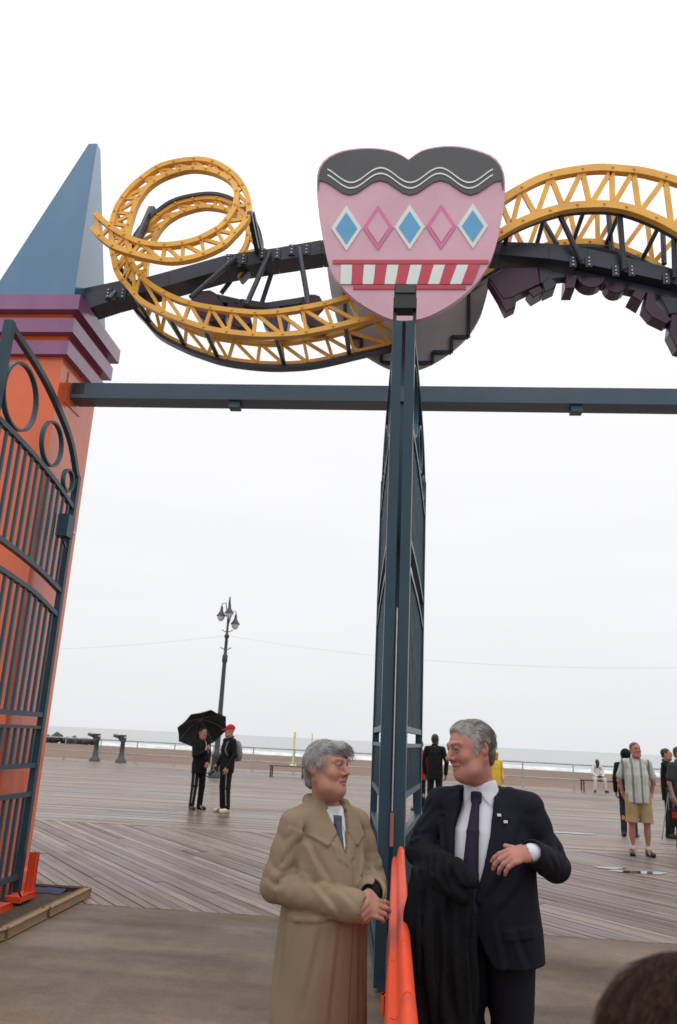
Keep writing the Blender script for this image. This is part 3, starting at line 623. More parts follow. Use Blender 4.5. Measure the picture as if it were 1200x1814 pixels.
# coaster trains slung under the spine
def train(label, polys, Y, thick, extra):
    c = atY(*polys[0][1][0], Y); t = thing('coaster_train', label, 'coaster train', c)
    for nm, P, m_, th, dy in polys:
        MB().prism([atY(px_, py_, Y+dy) for px_, py_ in P], (0, th, 0), 0.012).build(nm, m_, t)
    return t
def c5(*pts): return [(860+x*0.2833, 420+y*0.2833) for x, y in pts]
def arc_pts(cx, cy, r, a0, a1, n=9): return [(cx+r*cos(radians(u)), cy+r*sin(radians(u))) for u in np.linspace(a0, a1, n)]
train('plum coaster train hanging under the spine of the arched track', [
    ('car_body', c5((20, 250), (130, 190), (330, 185), (345, 290), (230, 345), (165, 380), (110, 385)), plum, 0.17, 0.08),
    ('seat_back', c5((18, 265), (75, 300), (150, 370), (195, 400), (188, 440), (128, 470), (85, 380)), plum, 0.15, 0.09),
    ('bogie', c5((265, 335), (345, 300), (365, 340), (300, 378)), plum, 0.2, 0.08),
    ('bogie', c5((372, 345), (440, 312), (448, 283), (400, 245), (355, 285)), navy, 0.2, 0.08),
    ('coupling', c5((330, 180), (450, 215), (520, 225), (520, 250), (440, 260), (340, 290)), navy, 0.12, 0.1),
    ('bogie', c5((505, 225), (500, 322), (560, 322), (578, 235)), plum, 0.25, 0.06),
    ('car_body', c5(*(arc_pts(665, 215, 102, 20, 160))), plum, 0.17, 0.08),
    ('car_body', c5(*(arc_pts(822, 275, 76, 5, 175))), plum, 0.17, 0.08),
    ('bogie', c5((935, 325), (912, 365), (980, 406), (1008, 345)), plum, 0.25, 0.06),
    ('coupling', c5((560, 205), (1010, 300), (1200, 345), (1200, 385), (1010, 350), (560, 255)), navy, 0.14, 0.1),
    ('seat_back', c5((1012, 345), (990, 440), (1040, 500), (1130, 543), (1170, 520), (1120, 470), (1070, 410), (1060, 345)), plum, 0.17, 0.08),
    ('car_body', c5((1165, 480), (1150, 600), (1200, 700), (1290, 720), (1330, 600), (1270, 470)), plum, 0.17, 0.08),
    ('bogie', c5((1090, 365), (1240, 380), (1280, 470), (1150, 480)), navy, 0.2, 0.08)], 7.62, 0.3, None)
train('plum coaster train seen between the spine and the low curve of the track', [
    ('car_body', [(338, 530), (352, 515), (372, 513), (388, 522), (400, 545), (398, 566), (372, 572), (348, 556)], plum, 0.17, 0.08),
    ('car_body', [(402, 536), (420, 534), (440, 548), (446, 572), (424, 582), (404, 572)], plum, 0.17, 0.08),
    ('bogie', [(384, 520), (428, 530), (428, 540), (384, 534)], navy, 0.16, 0.08),
    ('coupling', [(425, 529), (470, 536), (530, 527), (560, 521), (560, 531), (530, 538), (470, 546), (425, 541)], navy, 0.12, 0.1),
    ('car_body', [(468, 545), (494, 542), (512, 560), (508, 586), (480, 590), (466, 572)], plum, 0.17, 0.08),
    ('car_body', [(536, 528), (552, 520), (566, 523), (572, 534), (560, 546), (566, 566), (580, 576), (572, 584), (548, 578), (532, 556)], plum, 0.17, 0.08)], 7.66, 0.3, None)

# ------------------------------------------------------------------ painted panels (plain stand-ins of the same size and colours)
pink = mat('pink_paint', (0.62, 0.36, 0.44), 0.42, 0.06, 3, 0.02, 40, 0.4, col2=(0.66, 0.40, 0.47))
rose = mat('rose_paint', (0.62, 0.16, 0.34), 0.42, 0.08, 3)
char = mat('charcoal_paint', (0.055, 0.055, 0.06), 0.42, 0.12, 3)
white = mat('white_paint', (0.70, 0.73, 0.70), 0.4, 0.05, 4)
red = mat('red_paint', (0.50, 0.045, 0.075), 0.4, 0.08, 4)
sblue = mat('sky_blue_paint', (0.10, 0.34, 0.58), 0.4, 0.08, 4)
greyb = mat('panel_back_grey', (0.36, 0.345, 0.35), 0.6, 0.10, 3, 0.03, 30)
half = [(724, 282), (748, 266), (780, 259), (815, 259), (850, 267), (878, 280), (893, 305), (895, 345), (888, 395), (880, 430), (868, 465), (845, 500), (812, 530), (775, 553), (745, 565), (720, 568)]
left = [(720, 568), (695, 566), (665, 553), (630, 531), (601, 502), (583, 468), (574, 430), (567, 392), (562, 345), (563, 305), (575, 283), (602, 268), (640, 262), (675, 263), (704, 270), (724, 282)]
SYF = 7.12
def panel_pts(q, Y): return [atY(px_, py_, Y) for px_, py_ in q]
outl = [tuple(p) for p in catmull(half, 40)][:-1] + [tuple(p) for p in catmull(left, 40)][:-1]
pf = thing('painted_panel', 'large pink and black painted board mounted in front of the coaster track', 'sign board', atY(720, 568, SYF))
MB().prism(panel_pts(outl, SYF), (0, 0.07, 0), 0.0).build('board', pink, pf)
def plate(name, poly, m_, dy, parent=pf, th=0.012):
    return MB().prism(panel_pts(poly, SYF-dy), (0, th, 0), 0.0).build(name, m_, parent)
def inside(poly, s_=0.985, cx=724, cy=410): return [(cx+(x-cx)*s_, cy+(y-cy)*s_) for x, y in poly]
io = inside(outl)
crest = [p for p in io if p[1] < 330]
cl = sorted([p for p in crest], key=lambda p: p[0])
# black crest: top part of the outline closed by a wavy lower edge
topc = [p for p in io if p[1] < 345]; topR = [p for p in topc if p[0] >= 724]; topL = [p for p in topc if p[0] < 724]
topR.sort(key=lambda p: (atan2(p[1]-420, p[0]-724))); topL.sort(key=lambda p: atan2(p[1]-420, p[0]-724))
wav = [(888-x*(888-566)/24.0, 332 - 13*cos(x*pi/4.0)) for x in range(0, 25)]
plate('crest', topL + topR + wav, char, 0.016)
for sc_, dy_ in ((4, 12), (4, 22)):                       # pale piping following the scalloped edge
    P = [(884-x*(884-570)/60.0, 332-dy_-13*cos(x*pi/10.0)) for x in range(2, 59)]
    plate('piping', [(x, y-1.3) for x, y in P] + [(x, y+1.3) for x, y in P[::-1]], white, 0.022)
def lozenge(cx, cy, rx, ry): return [(cx-rx, cy), (cx, cy-ry), (cx+rx, cy), (cx, cy+ry)]
for i in range(5):
    cx = 726+(i-2)*56; cy = 402-1.0*(i-2)
    plate('lozenge', lozenge(cx, cy, 27, 40), rose if i % 2 else white, 0.010); plate('lozenge', lozenge(cx, cy, 19, 28), sblue if i % 2 == 0 else pink, 0.016)
def band(y0, y1, x0, x1): return [(x0, y0), (x1, y0), (x1, y1), (x0, y1)]
plate('band', band(460, 467, 590, 866), red, 0.012); plate('band', band(505, 512, 626, 826), red, 0.012)
for i in range(12):                                      # slanting red and white stripes between the two bands
    xa = 604+i*20.6; plate('stripe', [(xa, 469), (xa+20, 469), (xa+20-8+ (6-i)*1.2, 503), (xa-8+(6-i)*1.2, 503)], red if i % 2 else white, 0.014)
# the second board behind, its grey back and stepped dark frame towards us
SYB = 8.22; dY = SYB-SYF
bk = thing('painted_panel', 'grey back of the second painted board behind the coaster track', 'sign board', atY(720, 568, SYF)+Vector((0, dY, 0)))
off = Vector((0, dY, 0))
MB().prism([p+off for p in panel_pts(outl, SYF)], (0, 0.06, 0)).build('board', greyb, bk)
fr_ = [(600, 470), (600, 505), (632, 505), (632, 535), (672, 535), (672, 556), (774, 556), (774, 535), (812, 535), (812, 505), (846, 505), (846, 470), (846, 300), (600, 300)]
Pf = [atY(x, y, SYF)+off+Vector((0, -0.02, 0)) for x, y in fr_]
for i in range(len(Pf)):
    MB().bar(Pf[i], Pf[(i+1) % len(Pf)], 0.04, 0.04, (0, 1, 0)).build('frame_bar', navy, bk)
for x in (660, 790): MB().bar(atY(x, 400, SYF)+Vector((0, 0.07, 0)), atY(x, 400, SYF)+off, 0.06, 0.06, (0, 0, 1)).build('stand_off', navy, bk)

# ------------------------------------------------------------------ orange plastic barriers, planter bed
plast = mat('orange_plastic', (0.68, 0.075, 0.028), 0.5, 0.10, 4, 0.06, 18, 0.15, dirt=((0.35, 0.07, 0.04), 3.0, (1, 1, 1), 0.4))
def barrier(y0, y1, x0, x1, w, zt, label):
    """slim plastic crowd barrier: rounded double top rail over a tapering web and feet"""
    t = thing('crowd_barrier', label, 'barrier', ((x0+x1)/2, (y0+y1)/2, 0), 0, 'orange plastic barriers')
    prof = [(-0.5, 0.10), (-0.47, 0.60), (-0.45, 0.84), (-0.40, 0.90), (-0.30, 0.925), (-0.17, 0.92), (-0.10, 0.935), (-0.06, 0.965), (0.02, 0.99), (0.13, 1.0), (0.26, 0.995), (0.37, 0.97), (0.43, 0.92), (0.46, 0.60), (0.5, 0.10)]
    n = len(prof); V = []; st = 9
    for i in range(st):
        u = i/(st-1); y = y0+(y1-y0)*u; x = x0+(x1-x0)*u
        e_ = 1.0
        V += [(x+a*w*e_, y, zt*z) for a, z in prof]
    F = [(i*n+k, i*n+k+1, (i+1)*n+k+1, (i+1)*n+k) for i in range(st-1) for k in range(n-1)]
    F += [(i*n+n-1, i*n, (i+1)*n, (i+1)*n+n-1) for i in range(st-1)]
    bb = MB(); bb.add(V, F, True); bb.add(V[:n], [tuple(range(n))]); bb.add(V[-n:], [tuple(range(n))[::-1]]); bb.build('panel', plast, t)
    for u in (0.12, 0.88):
        y = y0+(y1-y0)*u; x = x0+(x1-x0)*u
        MB().box((x, y, 0.05), (0.18, 0.09, 0.10), None, 0.02).build('foot', plast, t)
barrier(3.195, 5.90, 0.022, 0.015, 0.105, 0.93, 'orange plastic crowd barrier next to the gate posts, farthest of its row')
barrier(2.575, 3.185, 0.026, 0.022, 0.108, 0.93, 'short orange plastic barrier section between the two people, middle of its row')
barrier(1.4, 2.565, 0.028, 0.026, 0.112, 0.93, 'orange plastic barrier in front of the two people, end of its row')
ob = thing('floor_bracket', 'upright red-orange steel foot bracket at the tower gate hinge', 'bracket', (-3.42, 7.85, 0))
MB().box((-3.45, 7.88, 0.27), (0.085, 0.06, 0.36), None, 0.012).build('upright', plast, ob)
MB().box((-3.48, 7.74, 0.085), (0.20, 0.34, 0.05), None, 0.012).build('base', plast, ob)
MB().tube([(-3.42, 7.62, 0.07), (-3.42, 7.62, -0.01)], 0.03, 8).build('anchor_bolt', black, ob)
ob2 = thing('floor_bracket', 'low red-orange foot plate under the tower gate leaf', 'bracket', (-3.50, 7.3, 0))
MB().box((-3.52, 7.30, 0.06), (0.26, 0.30, 0.06), None, 0.012).build('base', plast, ob2); MB().tube([(-3.44, 7.26, 0.02), (-3.44, 7.26, 0.12)], 0.02, 8).build('pin', steel, ob2)
c1_, c2_ = atZ(150, 1588), atZ(0, 1664)
pl = thing('planting_bed', 'bare soil bed with rough timber edging around the tower foot', 'planting bed', (-4.0, 7.6, 0))
P = [(c1_.x-0.02, c1_.y, 0.035), (c2_.x-0.02, c2_.y, 0.035), (c2_.x-0.4, c2_.y-1.2, 0.035), (-6.5, 5.2, 0.035), (-6.5, c1_.y, 0.035)]
gx, gy_ = 26, 26; bb = MB(); 
bb.prism(P, (0, 0, -0.03)); bb.build('soil', soil, pl)
E1 = [Vector((c1_.x+0.03, c1_.y-0.02, 0.05))]; E2 = Vector((c2_.x+0.03, c2_.y-0.02, 0.05)); E3 = Vector((c2_.x-0.37, c2_.y-1.22, 0.05))
MB().bar(E1[0], E1[0].lerp(E2, 0.55), 0.085, 0.1, (0, 0, 1), 0.015).build('edging_timber', timber, pl)
MB().bar(E1[0].lerp(E2, 0.555)+Vector((-0.012, 0, -0.004)), E2, 0.085, 0.1, (0, 0, 1), 0.015).build('edging_timber', timber, pl)
MB().bar(E2+Vector((0, -0.01, 0)), E3, 0.085, 0.1, (0, 0, 1), 0.015).build('edging_timber', timber, pl)
MB().bar((c1_.x+0.03, c1_.y+0.03, 0.04), (c1_.x-0.75, c1_.y+0.03, 0.04), 0.05, 0.08, (0, 0, 1), 0.01).build('edging_timber', mat('dark_timber', (0.09, 0.065, 0.05), 0.8, 0.3, 8, 0.4), pl)
tarp = mat('blue_tarp', (0.008, 0.007, 0.045), 0.75, 0.2, 6, 0.3, 14)
r_ = random.Random(3); V = []; F = []; n = 18
for i in range(n):
    u = i/(n-1); x = c1_.x-0.18-1.0*u; y = c1_.y-0.06
    V += [(x, y-0.10-0.05*r_.random(), 0.04), (x, y+0.03, 0.055+0.015*r_.random()), (x, y+0.07, 0.05+0.01*r_.random())]
for i in range(n-1): F += [(i*3+k, i*3+3+k, i*3+4+k, i*3+1+k) for k in range(2)]
bb = MB(); bb.add(V, F, True); o = bb.build('plastic_sheet', tarp); tag(o, 'crumpled dark blue plastic sheet along the bed behind the tower gate', 'plastic sheet')
# ------------------------------------------------------------------ people: implicit surfaces turned into one continuous mesh
def V3(*p): return np.array(p, float)
def rotm(yaw=0, pitch=0, roll=0):
    """yaw about Z, pitch about X (positive looks down, the face is towards -Y), roll about Y; degrees"""
    a, b_, c = map(radians, (yaw, pitch, roll))
    Rz = np.array([[cos(a), -sin(a), 0], [sin(a), cos(a), 0], [0, 0, 1]])
    Rx = np.array([[1, 0, 0], [0, cos(b_), -sin(b_)], [0, sin(b_), cos(b_)]])
    Ry = np.array([[cos(c), 0, sin(c)], [0, 1, 0], [-sin(c), 0, cos(c)]])
    return Rz @ Rx @ Ry
class SDF:
    def __init__(s, lo, hi, h, fine=None):
        s.ax = []
        for i in range(3):
            if i == 2 and fine:
                z = [lo[2]]
                while z[-1] < hi[2]:
                    st = h
                    for (a, b_, hf) in fine:
                        if a <= z[-1] < b_: st = hf
                    z.append(z[-1]+st)
                s.ax.append(np.array(z, np.float32))
            else:
                st = h if i == 2 or not fine else min(h, min(f[2] for f in fine)*1.15)
                s.ax.append(np.arange(lo[i], hi[i]+st, st, dtype=np.float32))
        s.h = h; s.d = np.full([len(a) for a in s.ax], 0.5, np.float32); s.R = np.eye(3); s.t = np.zeros(3)
    def frame(s, R=None, t=None):
        s.R = np.eye(3) if R is None else R; s.t = np.zeros(3) if t is None else np.array(t, float); return s
    def W(s, p): return s.R @ np.array(p, float) + s.t
    def blk(s, lo, hi):
        sl = []
        for i in range(3):
            a = max(int(np.searchsorted(s.ax[i], lo[i]))-1, 0); b_ = min(int(np.searchsorted(s.ax[i], hi[i]))+1, len(s.ax[i]))
            if b_ - a < 1: return None, None
            sl.append(slice(a, b_))
        g = [s.ax[0][sl[0]][:, None, None], s.ax[1][sl[1]][None, :, None], s.ax[2][sl[2]][None, None, :]]
        return tuple(sl), g
    def mix(s, sl, q, k, op):
        d = s.d[sl]
        if op == 'add':
            if k > 0: hh = np.maximum(k-np.abs(d-q), 0)/k; s.d[sl] = np.minimum(d, q)-hh*hh*k*0.25
            else: s.d[sl] = np.minimum(d, q)
        elif op == 'sub':
            q = -q
            if k > 0: hh = np.maximum(k-np.abs(d-q), 0)/k; s.d[sl] = np.maximum(d, q)+hh*hh*k*0.25
            else: s.d[sl] = np.maximum(d, q)
    def cap(s, a, b_, ra, rb, k=0.02, op='add', flat=None):
        a = s.W(a); b_ = s.W(b_); m_ = max(ra, rb)*(flat[1] if flat else 1)+k+3*s.h
        sl, g = s.blk(np.minimum(a, b_)-m_, np.maximum(a, b_)+m_)
        if sl is None: return s
        q = [g[i]-a[i] for i in range(3)]; ba = b_-a
        if flat:
            n = s.R @ np.array(flat[0], float); n /= np.linalg.norm(n); f = 1.0/flat[1]-1.0
            c = q[0]*n[0]+q[1]*n[1]+q[2]*n[2]; q = [q[i]+n[i]*c*f for i in range(3)]; ba = ba+n*(ba@n)*f
        L2 = float(ba@ba)+1e-12
        t = np.clip((q[0]*ba[0]+q[1]*ba[1]+q[2]*ba[2])/L2, 0, 1)
        dd = np.sqrt((q[0]-ba[0]*t)**2+(q[1]-ba[1]*t)**2+(q[2]-ba[2]*t)**2)-(ra+(rb-ra)*t)
        s.mix(sl, dd.astype(np.float32), k, op); return s
    def chain(s, pts, rs, k=0.02, op='add', flat=None):
        for i in range(len(pts)-1): s.cap(pts[i], pts[i+1], rs[i], rs[i+1], k if i == 0 else max(k, 0.004), op, flat)
        return s
    def ell(s, c, r, k=0.02, op='add', R=None):
        c = s.W(c); M = s.R if R is None else s.R @ R; e_ = np.abs(M) @ np.array(r, float)+k+3*s.h
        sl, g = s.blk(c-e_, c+e_)
        if sl is None: return s
        q = [g[i]-c[i] for i in range(3)]
        p = [(M[0, i]*q[0]+M[1, i]*q[1]+M[2, i]*q[2]) for i in range(3)]
        k0 = np.sqrt(sum((p[i]/r[i])**2 for i in range(3))); k1 = np.sqrt(sum((p[i]/(r[i]*r[i]))**2 for i in range(3)))+1e-9
        s.mix(sl, (k0*(k0-1)/k1).astype(np.float32), k, op); return s
    def box(s, c, hf, rd=0.005, k=0.01, op='add', R=None):
        c = s.W(c); M = s.R if R is None else s.R @ R; e_ = np.abs(M) @ np.array(hf, float)+rd+k+3*s.h
        sl, g = s.blk(c-e_, c+e_)
        if sl is None: return s
        q = [g[i]-c[i] for i in range(3)]
        p = [np.abs(M[0, i]*q[0]+M[1, i]*q[1]+M[2, i]*q[2])-hf[i] for i in range(3)]
        dd = np.sqrt(sum(np.maximum(x, 0)**2 for x in p))+np.minimum(np.maximum(np.maximum(p[0], p[1]), p[2]), 0)-rd
        s.mix(sl, dd.astype(np.float32), k, op); return s
    def loft(s, rows, k=0.02, op='add', ex=2.0, pleat=None):
        """rows: (z, cx, cy, rx, ry[, yback]) from low to high: stacked oval sections, rounded ends"""
        rw = np.array([r[:5] for r in rows], float); zl, zh = rw[0, 0], rw[-1, 0]; m_ = k+3*s.h+0.02
        lo = V3((rw[:, 1]-rw[:, 3]).min()-m_, (rw[:, 2]-rw[:, 4]).min()-m_, zl-m_); hi = V3((rw[:, 1]+rw[:, 3]).max()+m_, (rw[:, 2]+rw[:, 4]).max()+m_, zh+m_)
        sl, g = s.blk(lo, hi)
        if sl is None: return s
        z = g[2].ravel().astype(float); zz = np.clip(z, zl, zh)
        # smooth interpolation
        def itp(col):
            y = np.interp(zz, rw[:, 0], rw[:, col]); return y
        cx, cy, rx, ry = [itp(i)[None, None, :] for i in (1, 2, 3, 4)]
        u = (g[0]-cx)/rx; w = (g[1]-cy)/ry
        if pleat is not None:
            th = np.arctan2(w, u); f = 1+pleat(th, zz[None, None, :])
        else: f = 1.0
        rad = (np.abs(u)**ex+np.abs(w)**ex)**(1.0/ex)
        dd = (rad-f)*np.minimum(rx, ry)
        ez = np.maximum(zl-g[2], g[2]-zh)
        dd = np.maximum(dd, ez)
        s.mix(sl, dd.astype(np.float32), k, op); return s
    def fold(s, c, r, dv, freq, amp, ph=0.0, warp=0.6):
        c = s.W(c); dv = s.R @ np.array(dv, float); dv /= np.linalg.norm(dv); rr_ = r*2.2
        sl, g = s.blk(c-rr_, c+rr_)
        if sl is None: return s
        q = [g[i]-c[i] for i in range(3)]; u = q[0]*dv[0]+q[1]*dv[1]+q[2]*dv[2]
        wv = np.sin(q[0]*23+ph)+np.sin(q[2]*19+ph*1.7)+np.sin(q[1]*27-ph)
        e_ = np.exp(-(q[0]**2+q[1]**2+q[2]**2)/(r*r))
        s.d[sl] += (amp*(2.2*np.abs(np.sin(0.5*(freq*u+ph+warp*wv)))-1.3)*e_).astype(np.float32); return s
    def pmask(s, poly, soft=0.0):
        x = s.ax[0][:, None]; z = s.ax[2][None, :]; ins = np.zeros((len(s.ax[0]), len(s.ax[2])), bool); n = len(poly)
        for i in range(n):
            x0, z0 = poly[i]; x1, z1 = poly[(i+1) % n]
            if z0 == z1: continue
            c = ((z0 > z) != (z1 > z)) & (x < (x1-x0)*(z-z0)/(z1-z0)+x0); ins ^= c
        return ins
    def panel(s, poly, th, ymax=0.0, ymin=-9.0):
        """raise (th > 0) or sink the surface inside an outline seen from the front: collars, flaps, openings"""
        h_ = s.h*0.5; w_ = sum(s.pmask([(x+dx, z+dz) for x, z in poly]).astype(np.float32) for dx in (-h_, 0, h_) for dz in (-h_, 0, h_))/9
        m_ = w_[:, None, :]*((s.ax[1] < ymax) & (s.ax[1] > ymin))[None, :, None]
        s.d -= (th*m_).astype(np.float32); return s
    def crease(s, a, b_, w, amp, both=True):
        """a pressed-in fold line from a to b with a raised lip beside it"""
        a = s.W(a); b_ = s.W(b_); m_ = 3*w+0.02; sl, g = s.blk(np.minimum(a, b_)-m_, np.maximum(a, b_)+m_)
        if sl is None: return s
        ba = b_-a; L2 = float(ba@ba)+1e-9; q = [g[i]-a[i] for i in range(3)]; t = (q[0]*ba[0]+q[1]*ba[1]+q[2]*ba[2])/L2; tc_ = np.clip(t, 0, 1)
        r2 = (q[0]-ba[0]*tc_)**2+(q[1]-ba[1]*tc_)**2+(q[2]-ba[2]*tc_)**2; fade = np.sin(np.pi*np.clip(tc_*0.9+0.05, 0, 1))
        r_ = np.sqrt(r2); s.d[sl] += (amp*fade*(np.exp(-(r_/w)**2)-0.55*np.exp(-((r_-1.9*w)/w)**2))).astype(np.float32); return s
    def crease2(s, a, b_, w, amp, ymax=0.0, back=False):
        """fold line drawn on the front (or back) of a garment, a and b in (x, z)"""
        m_ = 3*w+.02; i0 = [np.searchsorted(s.ax[0], min(a[0], b_[0])-m_), np.searchsorted(s.ax[0], max(a[0], b_[0])+m_)]; k0 = [np.searchsorted(s.ax[2], min(a[1], b_[1])-m_), np.searchsorted(s.ax[2], max(a[1], b_[1])+m_)]
        x = s.ax[0][i0[0]:i0[1]][:, None]-a[0]; z = s.ax[2][k0[0]:k0[1]][None, :]-a[1]; ba = (b_[0]-a[0], b_[1]-a[1]); t = np.clip((x*ba[0]+z*ba[1])/(ba[0]**2+ba[1]**2), 0, 1)
        sd = (x*ba[1]-z*ba[0])/sqrt(ba[0]**2+ba[1]**2); r_ = np.sqrt((x-ba[0]*t)**2+(z-ba[1]*t)**2)*np.sign(sd)
        v = amp*np.sin(np.pi*np.clip(t*.94+.03, 0, 1))**.7*(np.exp(-np.abs(r_/w)**1.3)-.8*np.exp(-((r_-1.7*w)/w)**2)); yy = (s.ax[1] > ymax) if back else (s.ax[1] < ymax)
        s.d[i0[0]:i0[1], :, k0[0]:k0[1]] += (v[:, None, :]*yy[None, :, None]).astype(np.float32); return s
    def sleeve(s, a, b_, r, amp, freq, twist, ph=0.0, f0=0.0, f1=1.0, side=None):
        """gathered folds winding round a sleeve from a to b, strongest between the fractions f0 and f1"""
        a = np.array(a, float); b_ = np.array(b_, float); m_ = r+.04; sl, g = s.blk(np.minimum(a, b_)-m_, np.maximum(a, b_)+m_)
        if sl is None: return s
        ax_ = b_-a; L_ = np.linalg.norm(ax_); ax_ /= L_; e1 = np.cross(ax_, V3(0, 0, 1) if abs(ax_[2]) < .9 else V3(0, 1, 0)); e1 /= np.linalg.norm(e1); e2 = np.cross(ax_, e1)
        q = [g[i]-a[i] for i in range(3)]; t = q[0]*ax_[0]+q[1]*ax_[1]+q[2]*ax_[2]; u = q[0]*e1[0]+q[1]*e1[1]+q[2]*e1[2]; v = q[0]*e2[0]+q[1]*e2[1]+q[2]*e2[2]
        rr_ = np.sqrt(u*u+v*v)+1e-6; cu, su = u/rr_, v/rr_; tf = t/L_
        w = np.clip((tf-f0)/.12, 0, 1)*np.clip((f1-tf)/.12, 0, 1)*np.clip((r+.025-rr_)/.02, 0, 1)
        if side is not None:
            sd = np.array(side, float); sd -= ax_*(sd@ax_); sd /= np.linalg.norm(sd); w = w*np.clip(.25+.9*(cu*(e1@sd)+su*(e2@sd)), 0, 1)
        phs = freq*t+twist*(cu*1.0+.6*su)+.9*np.sin(3*cu+2*su+ph)+ph
        s.d[sl] -= (amp*w*(np.abs(np.sin(phs))-.55)).astype(np.float32); return s
    def disp(s, fn):
        s.d += fn(s.ax[0][:, None, None], s.ax[1][None, :, None], s.ax[2][None, None, :]).astype(np.float32); return s
    def cutbelow(s, z): s.d = np.maximum(s.d, (z-s.ax[2])[None, None, :]); return s
    def cutabove(s, z): s.d = np.maximum(s.d, (s.ax[2]-z)[None, None, :]); return s
    def mesh(s):
        d = s.d; sg = d < 0
        c = np.zeros([n-1 for n in d.shape], np.uint8)
        for i in (0, 1):
            for j in (0, 1):
                for k in (0, 1): c += sg[i:d.shape[0]-1+i, j:d.shape[1]-1+j, k:d.shape[2]-1+k]
        idx = np.argwhere((c > 0) & (c < 8)); vid = np.full(c.shape, -1, np.int32); vid[tuple(idx.T)] = np.arange(len(idx))
        I, J, K = idx.T; cv = {}
        for i in (0, 1):
            for j in (0, 1):
                for k in (0, 1): cv[(i, j, k)] = d[I+i, J+j, K+k]
        acc = np.zeros((len(idx), 3)); cnt = np.zeros(len(idx))
        for a in cv:
            for x in range(3):
                if a[x] == 0:
                    b_ = list(a); b_[x] = 1; b_ = tuple(b_); da, db = cv[a], cv[b_]; m_ = (da < 0) != (db < 0)
                    t = np.where(m_, da/(da-db+1e-12), 0)
                    p = np.tile(np.array(a, float), (len(idx), 1)); p[:, x] = t
                    acc += p*m_[:, None]; cnt += m_
        fr_ = acc/np.maximum(cnt, 1)[:, None]; P = np.empty((len(idx), 3))
        for x, ii in enumerate((I, J, K)): P[:, x] = s.ax[x][ii]+fr_[:, x]*(s.ax[x][ii+1]-s.ax[x][ii])
        Q = []
        for x in range(3):
            n = d.shape; s0 = [slice(1, n[y]-1) for y in range(3)]; s1 = list(s0); s0[x] = slice(0, n[x]-1); s1[x] = slice(1, n[x])
            a, b_ = sg[tuple(s0)], sg[tuple(s1)]; e_ = np.argwhere(a != b_); neg = a[tuple(e_.T)]
            e_ = e_.copy()
            for y in range(3):
                if y != x: e_[:, y] += 1
            y, z = [(1, 2), (2, 0), (0, 1)][x]
            def vv(dy, dz):
                q = e_.copy(); q[:, y] -= dy; q[:, z] -= dz; return vid[tuple(q.T)]
            qd = np.stack([vv(0, 0), vv(1, 0), vv(1, 1), vv(0, 1)], 1); qd[~neg] = qd[~neg][:, ::-1]; Q.append(qd)
        return P, np.concatenate(Q)
    def build(s, name, m_, parent, colfn=None, smooth=1):
        P, Q = s.mesh(); ok = (Q >= 0).all(1); Q = Q[ok]
        for _ in range(smooth):                          # light Laplacian pass removes grid steps
            A = np.zeros_like(P); n = np.zeros(len(P))
            for a in range(4):
                b_ = (a+1) % 4; np.add.at(A, Q[:, a], P[Q[:, b_]]); np.add.at(n, Q[:, a], 1); np.add.at(A, Q[:, b_], P[Q[:, a]]); np.add.at(n, Q[:, b_], 1)
            P = P*0.6+0.4*A/np.maximum(n, 1)[:, None]
        me = bpy.data.meshes.new(name); me.vertices.add(len(P)); me.vertices.foreach_set('co', P.astype(np.float32).ravel())
        me.loops.add(Q.size); me.loops.foreach_set('vertex_index', Q.astype(np.int32).ravel())
        me.polygons.add(len(Q)); me.polygons.foreach_set('loop_start', np.arange(0, Q.size, 4, dtype=np.int32)); me.polygons.foreach_set('loop_total', np.full(len(Q), 4, np.int32))
        me.update(); me.validate(); me.polygons.foreach_set('use_smooth', np.ones(len(me.polygons), bool))
        if colfn is not None:
            C_ = colfn(P); at = me.color_attributes.new('tone', 'FLOAT_COLOR', 'POINT'); at.data.foreach_set('color', np.c_[C_, np.ones(len(P))].astype(np.float32).ravel())
        me.materials.append(m_); o = link(bpy.data.objects.new(name, me)); o.parent = parent; return o

def wob(x, y, z, f, ph):                                 # cheap band-limited noise
    return (np.sin(x*f+1.3*np.sin(y*f*0.7+ph)+ph)+np.sin(y*f*1.1+1.1*np.sin(z*f*0.8+ph*2)+ph*0.7)+np.sin(z*f*0.9+1.2*np.sin(x*f*0.6-ph)+2*ph))/3
skin_m = mat('skin', (0.5, 0.3, 0.22), 0.58, 0.10, 22, 0.12, 260, 0.25, attr='tone')
_sb = skin_m.node_tree.nodes['Principled BSDF']; _sb.inputs['Subsurface Weight'].default_value = 0.12; _sb.inputs['Subsurface Radius'].default_value = (0.02, 0.008, 0.005); _sb.inputs['Subsurface Scale'].default_value = 0.5
def cloth(name, col, var=0.10, rough=0.85, bump=0.25, bscale=220, col2=None, sheen=0.0): return mat('cloth_'+name, col, rough, var, 7, bump, bscale, 0.12, sheen=sheen, col2=col2)

